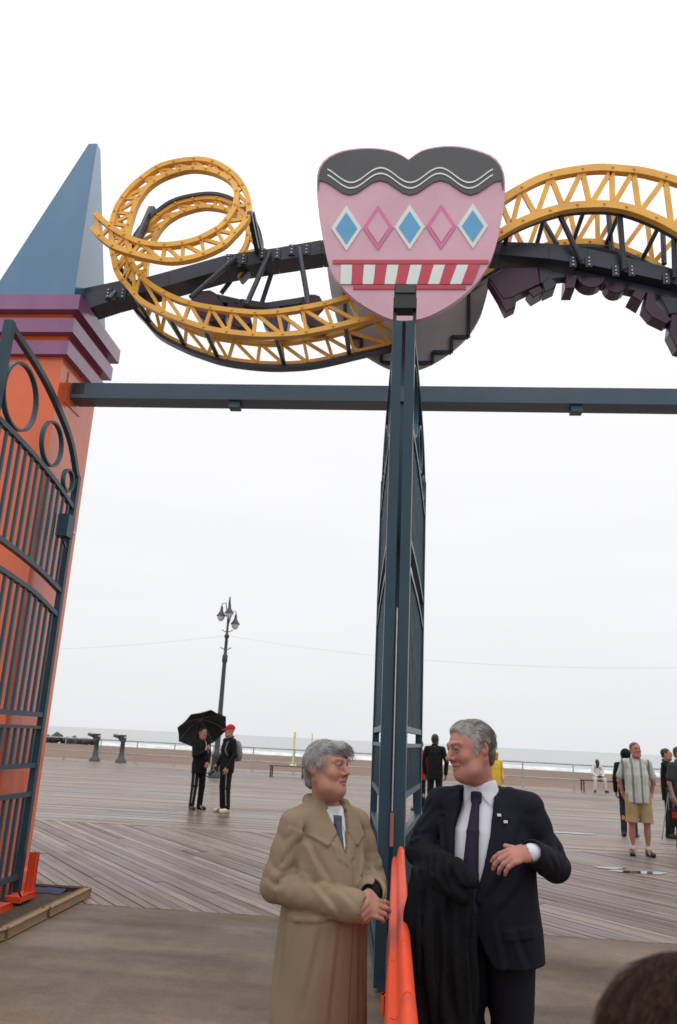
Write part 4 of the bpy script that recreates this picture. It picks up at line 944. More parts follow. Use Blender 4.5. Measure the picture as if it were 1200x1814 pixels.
def head_sdf(S, hc, Rh, s=1.0, old=0.0, nose=1.0, smile=0.0):
    S.frame(Rh*1.0, hc)
    def p(x, y, z): return (x*s, y*s, z*s)
    def r(*a): return tuple(v*s for v in a)
    S.ell(p(0, .018, .030), r(.077, .096, .086), .0)
    S.ell(p(0, -.025, -.015), r(.064, .066, .088), .03*s)
    S.ell(p(0, -.040, -.076), r(.048, .046, .040), .03*s)
    for q in (-1, 1):
        S.cap(p(q*.054, .012, -.045), p(q*.022, -.066, -.098), .024*s, .018*s, .03*s)
        S.ell(p(q*.039, -.062, -.028), r(.026, .022, .024), .025*s)
    S.ell(p(0, -.076, -.099), r(.020, .016, .017), .02*s)
    if old: S.ell(p(0, -.030, -.108), r(.050, .045, .026+.012*old), .03*s); [S.ell(p(q*.045, -.03, -.085), r(.022+.006*old, .035, .026), .03*s) for q in (-1, 1)]
    S.chain([p(-.044, -.070, .030), p(-.018, -.086, .031), p(.018, -.086, .031), p(.044, -.070, .030)], [.008*s, .010*s, .010*s, .008*s], .012*s)
    for q in (-1, 1): S.ell(p(q*.031, -.098, .010), r(.018, .014, .010), .012*s, 'sub')
    for q in (-1, 1):
        S.ell(p(q*.031, -.0765, .009), r(.0125, .0125, .0125), .002*s)
        S.chain([p(q*.016, -.084, .012), p(q*.030, -.0905, .0185), p(q*.045, -.078, .012)], [.002*s, .0026*s, .002*s], .006*s)
        S.chain([p(q*.016, -.084, .004), p(q*.030, -.0880, -.001), p(q*.045, -.077, .004)], [.002*s, .0024*s, .002*s], .006*s)
    n = nose
    S.chain([p(0, -.086, .022), p(0, -.100, -.002), p(0, -.1095*n, -.021)], [.008*s, .0088*s, .0118*s*n], .014*s)
    for q in (-1, 1): S.ell(p(q*.0145*n, -.097, -.027), r(.009*n, .012, .0085), .008*s); S.ell(p(q*.007, -.106, -.0345), r(.0035, .005, .003), .003*s, 'sub')
    u = .006*smile
    S.chain([p(-.027, -.079, -.057+u), p(-.010, -.0925, -.0535), p(0, -.0935, -.0555), p(.010, -.0925, -.0535), p(.027, -.079, -.057+u)], [.004*s, .0055*s, .005*s, .0055*s, .004*s], .007*s)
    S.chain([p(-.023, -.079, -.063+u), p(0, -.0915, -.067), p(.023, -.079, -.063+u)], [.004*s, .0072*s, .004*s], .007*s)
    S.chain([p(-.029, -.083, -.059+1.4*u), p(-.012, -.098, -.0605), p(.012, -.098, -.0605), p(.029, -.083, -.059+1.4*u)], [.0018*s, .0024*s, .0024*s, .0018*s], .003*s, 'sub')
    for q in (-1, 1): S.chain([p(q*.020, -.098, -.026), p(q*.033, -.087, -.045), p(q*.037, -.076, -.062)], [.002*s, .003*s, .002*s], .008*s, 'sub')
    for q in (-1, 1):
        S.ell(p(q*.080, .020, -.004), r(.011, .021, .033), .008*s, R=rotm(-q*18)); S.ell(p(q*.089, .014, .002), r(.008, .011, .018), .005*s, 'sub')
    S.frame()
def face_col(P, hc, Rh, s, base, brow, lip=(0.42, 0.16, 0.13), iris=(0.06, 0.08, 0.10), red=0.35, extra=None):
    q = (P-np.array(hc)) @ Rh / s; x, y, z = q.T; ax = np.abs(x); C_ = np.tile(np.array(base, float), (len(P), 1))
    n = len(P)
    def blend(w, col):
        w = np.clip(w, 0, 1)[:, None]; C_[:] = C_*(1-w)+np.array(col)*w
    rc = np.array(base)*np.array([1.02, 0.62, 0.58])
    blend(red*np.exp(-((ax-.042)**2+(z+.025)**2)/(.022**2))*(y < -.03), rc)
    blend(red*1.2*np.exp(-(ax**2+(z+.022)**2)/(.016**2))*(y < -.085), rc)
    blend(red*0.9*(ax > .072)*(np.abs(z) < .045)*(np.abs(y-.02) < .035), rc)
    blend(0.6*np.exp(-((ax-.031)**2+(z-.006)**2)/(.017**2))*(y < -.06), np.array(base)*0.62)
    blend(0.85*(np.abs(z-.0335+.12*(ax-.03)**2*30) < .0055)*(ax > .012)*(ax < .050)*(y < -.055), brow)
    ml = (np.abs(z+.060) < .0115)*(ax < .029)*(y < -.074); blend(0.62*ml, lip)
    blend(0.7*(np.abs(z+.0600-.0*ax) < .0022)*(ax < .030)*(y < -.074), (0.12, 0.03, 0.03))
    ed = np.sqrt((ax-.031)**2+(y+.0765)**2+(z-.009)**2); eye = (ed < .0140)*(z > .0042)*(z < .0138)*(y < -.078)
    blend(0.8*eye, (0.16, 0.115, 0.10)); blend(0.97*eye*((ax-.031)**2+(z-.0095)**2 < .0056**2), iris)
    blend(0.75*(np.abs(z-.0150) < .0020)*(ed < .018)*(y < -.07), (0.09, 0.05, 0.045))
    if extra: extra(C_, q, blend)
    return C_
def hand_sdf(S, wrist, dfin, nrm, side, curl=(0.5,)*5, spread=0.18, s=1.0, thumb=0.6, k=0.004):
    """dfin: direction of the straight fingers, nrm: back of the hand, side +1 left hand / -1 right hand"""
    w = np.array(wrist, float); d_ = np.array(dfin, float); d_ /= np.linalg.norm(d_); n = np.array(nrm, float); n -= d_*(n@d_); n /= np.linalg.norm(n)
    t = np.cross(d_, n)*side                              # towards the thumb
    def P(a, b_, c): return w+(d_*a+t*b_+n*c)*s
    S.cap(P(-.004, 0, 0), P(.018, 0, 0), .025*s, .025*s, .015*s, flat=(t, 1.22))
    S.cap(P(.03, .008, 0), P(.075, .006, 0), .0165*s, .0155*s, .018*s, flat=(t, 2.35))
    S.cap(P(.020, .018, -.006), P(.050, .030, -.012), .018*s, .014*s, .012*s)
    for i, (off, ln, r0) in enumerate(((.030, .078, .0092), (.010, .086, .0096), (-.011, .080, .0090), (-.030, .064, .0080))):
        a = (1.5-i)*spread*0.35; base = P(.086-.004*abs(i-1), off, .002); fd = d_*cos(a)+t*sin(a); c = curl[i+1]
        ang = 0.0; p = base; pts = [P(.060, off*0.9, .0), base]; rs = [r0*s*1.05, r0*s*1.12]
        for j, fl in enumerate((0.46, 0.30, 0.24)):
            ang += c*(0.75, 1.0, 0.7)[j]
            p = p+(fd*cos(ang)-n*sin(ang))*ln*fl*s; pts.append(p); rs.append(r0*s*(1.0, .92, .80)[j])
        S.chain(pts, rs, k)
    tb = P(.036, .030, -.010); a = thumb; td = d_*cos(a)+t*sin(a)-n*0.15; td /= np.linalg.norm(td); td2 = d_*cos(a-0.45*curl[0])+t*sin(a-0.45*curl[0])-n*0.25*curl[0]; td2 /= np.linalg.norm(td2)
    S.chain([P(.022, .016, -.006), tb, tb+td*.032*s, tb+td*.032*s+td2*.028*s], [.015*s, .0125*s, .0115*s, .0095*s], k*1.5)

def joints(h=1.75, lean=0.0, **ov):
    s = h/1.75
    J = dict(pel=(0, 0, .97), neck=(0, .015, 1.485), head=(0, -.012, 1.632), hipL=(.09, 0, .92), kneeL=(.10, -.01, .50), ankL=(.105, .03, .085), shL=(.185, .012, 1.43), elL=(.235, .035, 1.135), wrL=(.24, -.05, .885), hdL=(0, -.2, -1), hnL=(1, 0, -.2))
    J.update(hipR=(-.09, 0, .92), kneeR=(-.10, -.01, .50), ankR=(-.105, .03, .085), shR=(-.185, .012, 1.43), elR=(-.235, .035, 1.135), wrR=(-.24, -.05, .885), hdR=(0, -.2, -1), hnR=(-1, 0, -.2))
    J.update(ov)
    for k_ in J: J[k_] = np.array(J[k_], float)*(1 if k_[:2] in ('hd', 'hn') else s)
    J['s'] = s
    return J
def body_sdf(S, J, Rh, old=0.0, nose=1.0, fat=1.0, curlL=(0.4,)*5, curlR=(0.4,)*5, smile=0.0, thumbL=0.6, thumbR=0.6, feet=True, slim=1.0):
    s = J['s']
    head_sdf(S, J['head'], Rh, s, old, nose, smile)
    hn = J['head'] + Rh @ (np.array((0, .022, -.055))*s)
    S.cap(hn, J['neck']+np.array((0, 0, -.03)), .054*s, .062*s, .03*s)
    zt = float(J['neck'][2]); zh_ = float(J['pel'][2])-.07*s; dz = zt-zh_; m = slim; yo = float(J['pel'][1])
    S.loft([(zh_, 0, yo, .13*s*fat*m, .095*s*fat*m), (zh_+.26*dz, 0, yo*.7, .125*s*fat*m, .09*s*fat*m), (zh_+.6*dz, 0, yo*.35, .135*s*m, .09*s*m), (zh_+.82*dz, 0, .005, .125*s*m, .08*s*m), (zh_+.97*dz, 0, .01, .06*s, .055*s)], .05*s)
    for q in 'LR':
        sh, el, wr = J['sh'+q], J['el'+q], J['wr'+q]
        S.chain([sh*np.array((.6, 1, 1)), sh+np.array((0, 0, -.01)), el, wr], [.045*s, .044*s, .036*s, .026*s], .03*s)
        hand_sdf(S, wr, J['hd'+q], J['hn'+q], 1 if q == 'L' else -1, curlL if q == 'L' else curlR, s=s*1.08, thumb=thumbL if q == 'L' else thumbR)
        hp, kn, an = J['hip'+q], J['knee'+q], J['ank'+q]
        S.chain([hp, kn, an], [.078*s, .052*s, .036*s], .03*s)
        mid = kn*0.65+an*0.35; S.ell(mid+np.array((0, .018*s, 0)), (.048*s, .052*s, .11*s), .03*s)
        if feet: S.chain([an, an+np.array((0.0, -.13*s, -.055*s))], [.034*s, .026*s], .02*s)
def trousers_sdf(S, J, r=(.098, .078, .066), top=1.02, fat=1.0, zc=None, ph=0.0):
    s = J['s']; S.loft([(.84*s, 0, .005, .165*s*fat, .125*s*fat), (.94*s, 0, .005, .168*s*fat, .13*s*fat), (top*s, 0, 0, .155*s*fat, .125*s*fat)], .03)
    for q in 'LR':
        hp, kn, an = J['hip'+q], J['knee'+q], J['ank'+q]
        S.chain([hp, kn, an+np.array((0, -.005, .0))], [r[0]*s*fat, r[1]*s, r[2]*s], .035)
        if zc is None:
            S.fold(kn, .10*s, (0.3, 0, 1), 85/s, .005*s, ph+1); S.fold(an+np.array((0, 0, .07*s)), .08*s, (0.1, 0, 1), 110/s, .006*s, ph+2.5)
    S.fold((0, -.1*s, .86*s), .12*s, (1, 0, .4), 70/s, .005*s, ph)
def shoe(parent, J, q, m_, sole_m=None, s=1.0, yaw=0.0, name='shoe'):
    an = J['ank'+q]; sc = J['s']; R_ = rotm(yaw); c = np.array((an[0], an[1], 0))
    S = SDF(c+V3(-.12, -.25, -.005)*sc, c+V3(.12, .13, .16)*sc, .0055)
    S.frame(R_, c)
    S.cap((0, -.02*sc, .045*sc), (0, -.16*sc, .036*sc), .043*sc, .038*sc, .03*sc, flat=((1, 0, 0), 1.12)); S.cap((0, .035*sc, .045*sc), (0, -.03*sc, .05*sc), .040*sc, .042*sc, .03*sc); S.cap((0, .01*sc, .05*sc), (0, .012*sc, .105*sc), .042*sc, .045*sc, .03*sc)
    S.box((0, -.065*sc, .010*sc), (.030*sc, .105*sc, .006*sc), .010*sc, .004)
    S.frame(); S.cutbelow(0.002)
    return S.build(name, m_, parent)
SK = (0.385, 0.190, 0.140)
def H_o(t): return [c for c in t.children if c.name.startswith('hair')][-1]
def strand_disp(hc, Rh, a1, f1, a2, f2, mode):
    def fn(x, y, z):
        q = [(x-hc[0]), (y-hc[1]), (z-hc[2])]; u, v, w = [q[0]*Rh[0, i]+q[1]*Rh[1, i]+q[2]*Rh[2, i] for i in range(3)]
        if mode == 0: return a1*np.abs(np.sin(f1*(v*0.9+0.30*u)+1.6*np.sin(u*32)+1.2*np.sin(w*30)))+a2*np.sin(f2*(w+v*0.6)+2.0*np.sin(v*40+u*25))
        return a1*np.abs(np.sin(f1*(u+0.2*w)+1.5*np.sin(v*30)+1.4*np.sin(w*26)))+a2*np.sin(f2*(w+0.3*v)+1.6*np.sin(v*40))
    return fn
def hair_strands(ho, hc, Rh, flow, n, col, seed, ln=(.025, .055), lift=.0035, rad=.0007):
    """loose strands lying over the hair mass, combed along a flow direction given in the head's own frame"""
    me = ho.data; r_ = np.random.RandomState(seed); vi = r_.randint(0, len(me.vertices), n); bb = MB()
    P = np.empty(len(me.vertices)*3, np.float32); me.vertices.foreach_get('co', P); P = P.reshape(-1, 3)
    for i in vi:
        p = P[i].astype(float); q = (p-hc) @ Rh; d_ = Rh @ (np.array(flow(q), float)+r_.normal(0, .22, 3)); R0 = np.linalg.norm(p-hc); L_ = r_.uniform(*ln); pts = []
        nrm = (p-hc)/R0; d_ -= nrm*(d_@nrm); d_ /= np.linalg.norm(d_)+1e-9
        for u in (0, .35, .7, 1.0):
            x = p+d_*L_*u; v = x-hc; R1 = R0+lift*(.15+u*r_.uniform(.3, 1.0)); pts.append(Vector(hc+v/np.linalg.norm(v)*R1))
        bb.tube(pts, [rad, rad, rad*.8, rad*.3], 3, False)
    o = bb.build('strand', mat('strand_%s' % seed, col, .5, .1, 5, island=.45, spec=.3), ho, True); o['kind'] = 'stuff'
# ================================================================== man in the tan coat
TAN = cloth('tan_coat', (0.240, 0.178, 0.118), 0.08, 0.8, 0.10, 240)
WHITE = cloth('white_shirt', (0.62, 0.62, 0.68), 0.05, 0.8, 0.1)
DARK = cloth('charcoal_suit', (0.010, 0.011, 0.014))
def tan_coat_man():
    t = thing('person', 'grey-haired person in a long tan raincoat standing with hands clasped', 'person', (-0.305, 3.62, 0), radians(38))
    h = 1.63; s = h/1.75
    J = joints(h); J.update(head=V3(-.038, -.048, 1.498), neck=V3(-.01, .0, 1.355), shL=V3(.155, 0, 1.280), shR=V3(-.155, 0.01, 1.280), elL=V3(.222, -.045, 1.03), wrL=V3(.085, -.235, 1.025), elR=V3(-.218, .030, 1.025), wrR=V3(-.002, -.252, .985),
               hdL=V3(-.60, -.55, -.58), hnL=V3(.55, -.75, .25), hdR=V3(.85, -.45, -.05), hnR=V3(-.35, -.80, .48))
    Rh = rotm(22, -3, 3); hs = 1.0
    S = SDF((-.40, -.48, 0), (.40, .22, 1.66), .008, [(.88, 1.10, .0040), (1.30, 1.64, .0032)])
    J['s'] = s; hc = J['head']
    body_sdf(S, J, Rh, old=0.8, nose=1.02, slim=.9, curlL=(.5, .75, .8, .8, .8), curlR=(.35, .50, .55, .60, .65), smile=0.6, thumbR=0.45, thumbL=0.5)
    S.build('body', skin_m, t, lambda P: face_col(P, hc, Rh, s, SK, (0.13, 0.085, 0.068), red=0.4))
    H = SDF(hc+V3(-.14, -.15, -.12), hc+V3(.14, .17, .16), .0030); H.frame(Rh, hc); k = s
    H.ell((0, .026*k, .040*k), (.086*k, .104*k, .088*k), .0)
    H.ell((.02*k, -.045*k, .088*k), (.060*k, .050*k, .034*k), .03)
    H.chain([(-.055*k, -.03*k, .092*k), (.0, -.076*k, .094*k), (.045*k, -.073*k, .080*k), (.068*k, -.045*k, .055*k)], [.018*k, .023*k, .018*k, .012*k], .02)
    H.ell((0, .085*k, -.035*k), (.060*k, .033*k, .058*k), .03)
    for q in (-1, 1): H.ell((q*.077*k, .030*k, .020*k), (.016*k, .045*k, .048*k), .02)
    H.ell((0, -.095*k, -.030*k), (.078*k, .072*k, .100*k), .010, 'sub')
    H.ell((0, -.03*k, -.075*k), (.082*k, .085*k, .055*k), .012, 'sub')
    for q in (-1, 1): H.ell((q*.088*k, .014*k, -.020*k), (.018*k, .024*k, .032*k), .006, 'sub')
    H.frame(); H.disp(strand_disp(hc, Rh, .0042, 105, .0018, 110, 0))
    ho = H.build('hair', mat('hair_grey', (0.33, 0.32, 0.315), 0.5, 0.35, 40, 0.6, 180, 0.4, stretch=(1, 4, 1)), t, smooth=0)
    hair_strands(ho, hc, Rh, lambda q: (.8, -.5 if q[2] > .05 else .5, -.25 if q[2] > .05 else -.8), 2600, (0.36, 0.35, 0.345), 11)
    # shirt and tie in the coat's neck
    S = SDF((-.14, -.24, 1.02), (.14, .12, 1.38), .005)
    S.loft([(1.10, 0, -.03, .09, .110), (1.19, 0, -.025, .10, .108), (1.265, -.005, -.014, .074, .084), (1.315, -.012, -.016, .064, .070), (1.345, -.016, -.018, .062, .066)], .01)
    for sg in (-1, 1): S.panel([(sg*.004-.010, 1.295), (sg*.055-.01, 1.35), (sg*.070-.008, 1.30), (sg*.040-.006, 1.236)], .010, -.02)
    S.build('shirt', WHITE, t)
    tie = cloth('grey_tie', (0.085, 0.095, 0.125), 0.15, 0.6, 0.2, 300)
    S = SDF((-.06, -.24, 1.00), (.06, .0, 1.33), .004)
    S.box((-.010, -.098, 1.292), (.012, .010, .014), .006, .004); S.cap((-.008, -.108, 1.275), (-.004, -.132, 1.14), .010, .016, .006, flat=((1, 0, 0), 1.3))
    S.build('tie', tie, t)
    # the coat
    S = SDF((-.42, -.48, .36), (.42, .30, 1.40), .0052)
    amp = lambda z: np.clip((.98-z)/0.5, 0, 1)
    pl = lambda th, z: 0.022*amp(z)*(np.abs(np.sin(2.5*th+0.4+0.8*np.sin(2*th)))*1.6-0.9)+0.010*amp(z)*np.sin(9*th+2)
    S.loft([(.40, 0, -.008, .198, .176), (.66, 0, -.010, .192, .172), (.88, 0, -.018, .182, .170), (1.00, 0, -.022, .176, .168), (1.12, 0, -.015, .168, .152), (1.20, 0, -.006, .162, .136), (1.27, 0, .004, .138, .114), (1.315, -.004, .006, .108, .094), (1.35, -.006, .008, .078, .078)], .03, 'add', 2.25, pl)
    for q, sg in (('L', 1), ('R', -1)):
        sh, el, wr = J['sh'+q], J['el'+q], J['wr'+q]; ax_ = (wr-el)/np.linalg.norm(wr-el); cu = wr-ax_*.012
        S.cap(sh*np.array((.40, 1, 1))+V3(0, 0, .035), sh+V3(0, 0, -.010), .048, .060, .05)
        S.chain([sh+V3(0, 0, -.012), el, cu], [.062, .062, .059], .007)
        S.cap(cu-ax_*.045, cu, .0605, .063, .003)
        up = (el-sh)/np.linalg.norm(el-sh)
        S.sleeve(sh, el, .074, .006, 30, 1.6, sg, .10, 1.0); S.sleeve(sh, el, .074, .007, 62, 1.0, 2*sg, .62, 1.12, (0, -1, .2))
        S.sleeve(el, cu, .074, .008, 52, 1.2, 1+sg, -.1, .45, (0, .2, 1)); S.sleeve(el, cu, .072, .006, 28, 2.6, 2+sg, .2, .92)
        S.cap(cu-ax_*.02, cu+ax_*.03, .044, .048, .004, 'sub')
    for a, b_ in (((-.145, 1.255), (-.09, 1.05)), ((-.12, 1.17), (-.04, 1.00)), ((-.15, 1.10), (-.07, .95)), ((.15, 1.25), (.10, 1.06)), ((.13, 1.15), (.06, 1.02)), ((.16, 1.08), (.09, .96)), ((-.135, 1.285), (-.155, 1.20)), ((.135, 1.285), (.155, 1.20)),
                  ((-.10, .96), (-.15, .60)), ((-.03, .95), (-.06, .52)), ((.07, .95), (.10, .52)), ((.13, .98), (.17, .58)), ((-.16, .98), (-.20, .55))):
        S.crease2(a, b_, .012, .009 if a[1] > .99 else .005)
    for a, b_ in (((-.1, 1.2), (.0, .95)), ((.1, 1.2), (.02, .95)), ((0, 1.0), (.01, .5)), ((-.12, .95), (-.16, .5)), ((.12, .95), (.16, .5))): S.crease2(a, b_, .016, .010, 0.0, True)
    S.disp(lambda x, y, z: .0022*wob(x, y, z*.4, 20, 1.0))
    # front flap: the right side laps over the left, stitched edge
    fx = lambda z: .030
    S.panel([(.030, .36), (.030, 1.16), (.002, 1.185), (-.30, 1.30), (-.30, .36)], .0045, -.03)
    S.disp(lambda x, y, z: np.where((y < -.05) & (z < 1.17), .004*np.exp(-((x-.034)/.005)**2), 0.0))
    # neck opening, collar and lapels lying on the chest
    S.cap((-.010, -.02, 1.31), (-.014, -.03, 1.47), .062, .072, .008, 'sub')
    S.panel([(-.052, 1.33), (.048, 1.33), (.020, 1.215), (.004, 1.165), (-.010, 1.215)], -.06, -.05)
    S.panel([(-.060, 1.40), (-.118, 1.325), (-.142, 1.235), (-.080, 1.192), (-.020, 1.250)], .011, 0.02)
    S.panel([(.056, 1.40), (.112, 1.325), (.132, 1.235), (.074, 1.192), (.026, 1.250)], .011, 0.02)
    S.panel([(-.062, 1.205), (-.018, 1.240), (-.004, 1.168), (.010, 1.120), (-.045, 1.150)], .0055, 0.0)
    S.panel([(.062, 1.205), (.028, 1.240), (.014, 1.168), (.020, 1.140), (.045, 1.150)], .0055, 0.0)
    S.chain([(-.078, -.055, 1.318), (-.082, .0, 1.345), (-.066, .050, 1.362), (-.006, .076, 1.368), (.056, .050, 1.362), (.072, .0, 1.345), (.068, -.055, 1.318)], [.014, .020, .024, .026, .024, .020, .014], .012)
    S.panel([(-.19, .93), (-.09, .945), (-.085, .925), (-.185, .91)], .006, 0.0) ; S.panel([(.12, .945), (.19, .93), (.185, .91), (.115, .925)], .006, 0.0)
    S.build('coat', TAN, t, smooth=1)
    wr, el = J['wrL'], J['elL']; d_ = (wr-el)/np.linalg.norm(wr-el)
    S = SDF(np.minimum(wr, el)-.09, np.maximum(wr, el)+.09, .005); S.cap(wr-d_*.10, wr-d_*.004, .042, .042, .0); S.build('jacket_cuff', DARK, t)
    S = SDF(wr-.08, wr+.08, .005); S.cap(wr-d_*.04, wr-d_*.010, .035, .034, .0); S.build('shirt_cuff', WHITE, t)
    S = SDF((-.25, -.22, 0), (.25, .22, 1.0), .008); trousers_sdf(S, J); S.cutbelow(.05); S.build('trousers', DARK, t)
    bl = mat('black_leather', (0.012, 0.011, 0.010), 0.32, 0.1)
    for q in 'LR': shoe(t, J, q, bl)
tan_coat_man()

# ================================================================== man in the dark suit
NAVY = cloth('navy_suit', (0.0100, 0.0108, 0.0175), 0.12, 0.8, 0.1, 240)
def suit_man():
    rt_, rz = (0.385, 3.65, 0), radians(-18)
    t = thing('person', 'grey-haired person in a dark suit and tie gesturing with one hand', 'person', rt_, rz)
    h = 1.76; s = h/1.75; hs = 0.98
    J = joints(h); J.update(head=V3(-.050, -.105, 1.608), neck=V3(-.018, -.012, 1.455), shL=V3(.178, 0.005, 1.388), shR=V3(-.195, -.02, 1.385), elL=V3(.282, .015, 1.155), wrL=V3(.232, -.245, 1.232), elR=V3(-.272, -.085, 1.175), wrR=V3(-.165, -.205, 1.160),
               hdL=V3(-.88, -.42, -.22), hnL=V3(-.22, -.72, .66), hdR=V3(.9, -.2, -.3), hnR=V3(0, -.4, .9))
    Rh = rotm(-43, 12, -4); J['s'] = s*hs
    S = SDF((-.42, -.50, 0), (.42, .22, 1.78), .008, [(1.08, 1.34, .0040), (1.42, 1.76, .0032)])
    hc = J['head']; body_sdf(S, J, Rh, old=1.0, nose=1.06, fat=1.0, slim=.9, curlL=(.1, .40, .48, .53, .56), curlR=(.8,)*5, smile=0.9, thumbL=0.78)
    SK2 = (0.415, 0.190, 0.147)
    S.build('body', skin_m, t, lambda P: face_col(P, hc, Rh, s*hs, SK2, (0.15, 0.085, 0.065), red=0.5))
    H = SDF(hc+V3(-.14, -.15, -.13), hc+V3(.14, .17, .16), .0030); H.frame(Rh, hc); k = s*hs
    H.ell((0, .028*k, .034*k), (.085*k, .102*k, .089*k), .0); H.ell((0, .080*k, -.040*k), (.058*k, .030*k, .052*k), .03)
    H.ell((0, -.022*k, .090*k), (.055*k, .050*k, .024*k), .03)
    for q in (-1, 1): H.ell((q*.076*k, .022*k, .015*k), (.011*k, .036*k, .040*k), .02); H.ell((q*.072*k, -.012*k, -.012*k), (.007*k, .012*k, .026*k), .01)
    H.ell((0, -.112*k, .000*k), (.082*k, .078*k, .105*k), .012, 'sub'); H.ell((0, -.03*k, -.085*k), (.080*k, .085*k, .052*k), .012, 'sub')
    for q in (-1, 1): H.ell((q*.088*k, .022*k, -.010*k), (.018*k, .022*k, .034*k), .006, 'sub'); H.ell((q*.062*k, -.098*k, .070*k), (.028*k, .036*k, .03*k), .012, 'sub')
    H.frame(); H.disp(strand_disp(hc, Rh, .0034, 120, .0014, 120, 1))
    def hcol(P):
        q = (P-hc) @ Rh/s; w = np.clip((q[:, 1]+.02)/.09, 0, 1)[:, None]; return np.array((0.36, 0.345, 0.32))*(1-w)+np.array((0.150, 0.122, 0.10))*w
    H.build('hair', mat('hair_pepper', (0.2, 0.2, 0.2), 0.5, 0.35, 40, 0.6, 180, 0.4, stretch=(1, 1, 4), attr='tone'), t, hcol, smooth=0)
    hair_strands(H_o(t), hc, Rh, lambda q: (-.1, .9, .25 if q[1] < 0 else -.6), 2600, (0.27, 0.25, 0.225), 12)
    J['s'] = s
    # shirt with collar, tie
    S = SDF((-.18, -.30, .90), (.18, .12, 1.53), .0048)
    S.loft([(.92, 0, -.050, .145, .138), (1.10, 0, -.050, .150, .143), (1.28, 0, -.034, .148, .117), (1.38, -.01, -.020, .085, .086), (1.435, -.016, -.026, .068, .068), (1.475, -.020, -.034, .064, .062)], .01)
    for sg in (-1, 1): S.panel([(-.022+sg*.002, 1.440), (-.020+sg*.062, 1.49), (-.018+sg*.085, 1.44), (-.018+sg*.062, 1.372)], .007, -.01)
    for a, b_ in (((-.09, -.15, 1.3), (-.03, -.19, 1.12)), ((.08, -.15, 1.28), (.05, -.19, 1.10))): S.crease(a, b_, .010, .005)
    S.build('shirt', WHITE, t)
    tie = cloth('navy_tie', (0.020, 0.015, 0.034), 0.18, 0.55, 0.25, 300)
    S = SDF((-.10, -.30, .92), (.08, .0, 1.48), .004)
    S.box((-.020, -.108, 1.412), (.014, .010, .016), .008, .004); S.chain([(-.020, -.118, 1.395), (-.022, -.166, 1.28), (-.024, -.206, 1.12), (-.024, -.204, .96)], [.012, .019, .025, .026], .006, flat=((1, 0, 0), 1.35))
    S.build('tie', tie, t)
    # suit jacket, open at the front
    S = SDF((-.46, -.48, .72), (.46, .28, 1.50), .0052)
    S.loft([(.79, .01, -.012, .220, .175), (.90, .008, -.020, .220, .183), (1.03, 0, -.028, .213, .190), (1.15, 0, -.022, .206, .177), (1.26, 0, -.010, .200, .153), (1.335, 0, -.004, .184, .130), (1.39, -.005, -.004, .140, .102), (1.43, -.012, -.006, .088, .08)], .03, 'add', 2.25, lambda th, z: 0.02*np.clip((1.0-z)/.2, 0, 1)*np.sin(5*th+1))
    for q, sg in (('L', 1), ('R', -1)):
        sh, el, wr = J['sh'+q], J['el'+q], J['wr'+q]; ax_ = (wr-el)/np.linalg.norm(wr-el); cu = wr-ax_*(.004 if q == 'L' else .05); up = (el-sh)/np.linalg.norm(el-sh)
        S.cap(sh*np.array((.55, 1, 1))+V3(0, 0, .012), sh+V3(0, 0, -.012), .056, .070, .05)
        S.chain([sh+V3(0, 0, -.02), el, cu], [.065, .061, .051], .010)
        S.sleeve(sh, el, .070, .009, 28, 2.2, sg, .05, 1.0); S.sleeve(sh, el, .070, .008, 66, 1.0, 2*sg, .6, 1.12, (0, -1, .2))
        S.sleeve(el, cu, .066, .009, 56, 1.2, 1+sg, -.1, .5, (0, .2, 1)); S.sleeve(el, cu, .062, .006, 26, 2.6, 2+sg, .3, .9)
        S.cap(cu+ax_*.005, cu+ax_*.03, .034, .040, .003, 'sub')
    for a, b_ in (((.165, 1.33), (.12, 1.10)), ((.14, 1.18), (.05, 1.03)), ((.18, 1.10), (.08, .98)), ((.15, .95), (.19, .80)), ((.09, .97), (.12, .78)), ((.17, 1.24), (.13, 1.12)), ((-.16, 1.3), (-.13, 1.1))): S.crease2(a, b_, .012, .009)
    for a, b_ in (((-.1, 1.25), (0, 1.0)), ((.1, 1.25), (.02, 1.0)), ((0, 1.0), (0, .78))): S.crease2(a, b_, .014, .009, 0.0, True)
    S.disp(lambda x, y, z: .0018*wob(x, y, z*.5, 20, 1.0))
    X, Y, Z = S.ax[0][:, None, None], S.ax[1][None, :, None], S.ax[2][None, None, :]
    zz_ = [.72, .78, .84, .92, 1.00, 1.06, 1.15, 1.28, 1.38, 1.5]
    xl = np.interp(S.ax[2], zz_, [-.150, -.11, -.070, -.035, -.022, -.080, -.112, -.118, -.100, -.09])[None, None, :]
    xr = np.interp(S.ax[2], zz_, [.110, .075, .035, .0, -.014, .012, .036, .056, .058, .055])[None, None, :]
    cut = np.maximum(np.maximum(xl-X, X-xr), Y+.02); S.d = np.maximum(S.d, -cut.astype(np.float32))
    S.cap((-.018, -.03, 1.40), (-.025, -.045, 1.54), .072, .085, .008, 'sub')
    S.loft([(.70, 0, -.02, .175, .138), (1.03, 0, -.032, .168, .152), (1.15, 0, -.028, .162, .140), (1.26, 0, -.016, .155, .115), (1.35, 0, -.010, .115, .092), (1.40, -.01, -.012, .07, .075)], .008, 'sub')
    for sg in (-1, 1):
        S.panel([(-.03+sg*.070, 1.43), (-.03+sg*.120, 1.40), (-.03+sg*.150, 1.335), (-.03+sg*.126, 1.328), (-.03+sg*.160, 1.300), (-.03+sg*.130, 1.17), (-.025+sg*.050, 1.02), (-.02+sg*.005, 1.03)], .0075, 0.0)
    S.chain([(-.098, -.055, 1.402), (-.088, .015, 1.436), (-.015, .050, 1.450), (.060, .015, 1.436), (.072, -.055, 1.402)], [.014, .018, .020, .018, .014], .010)
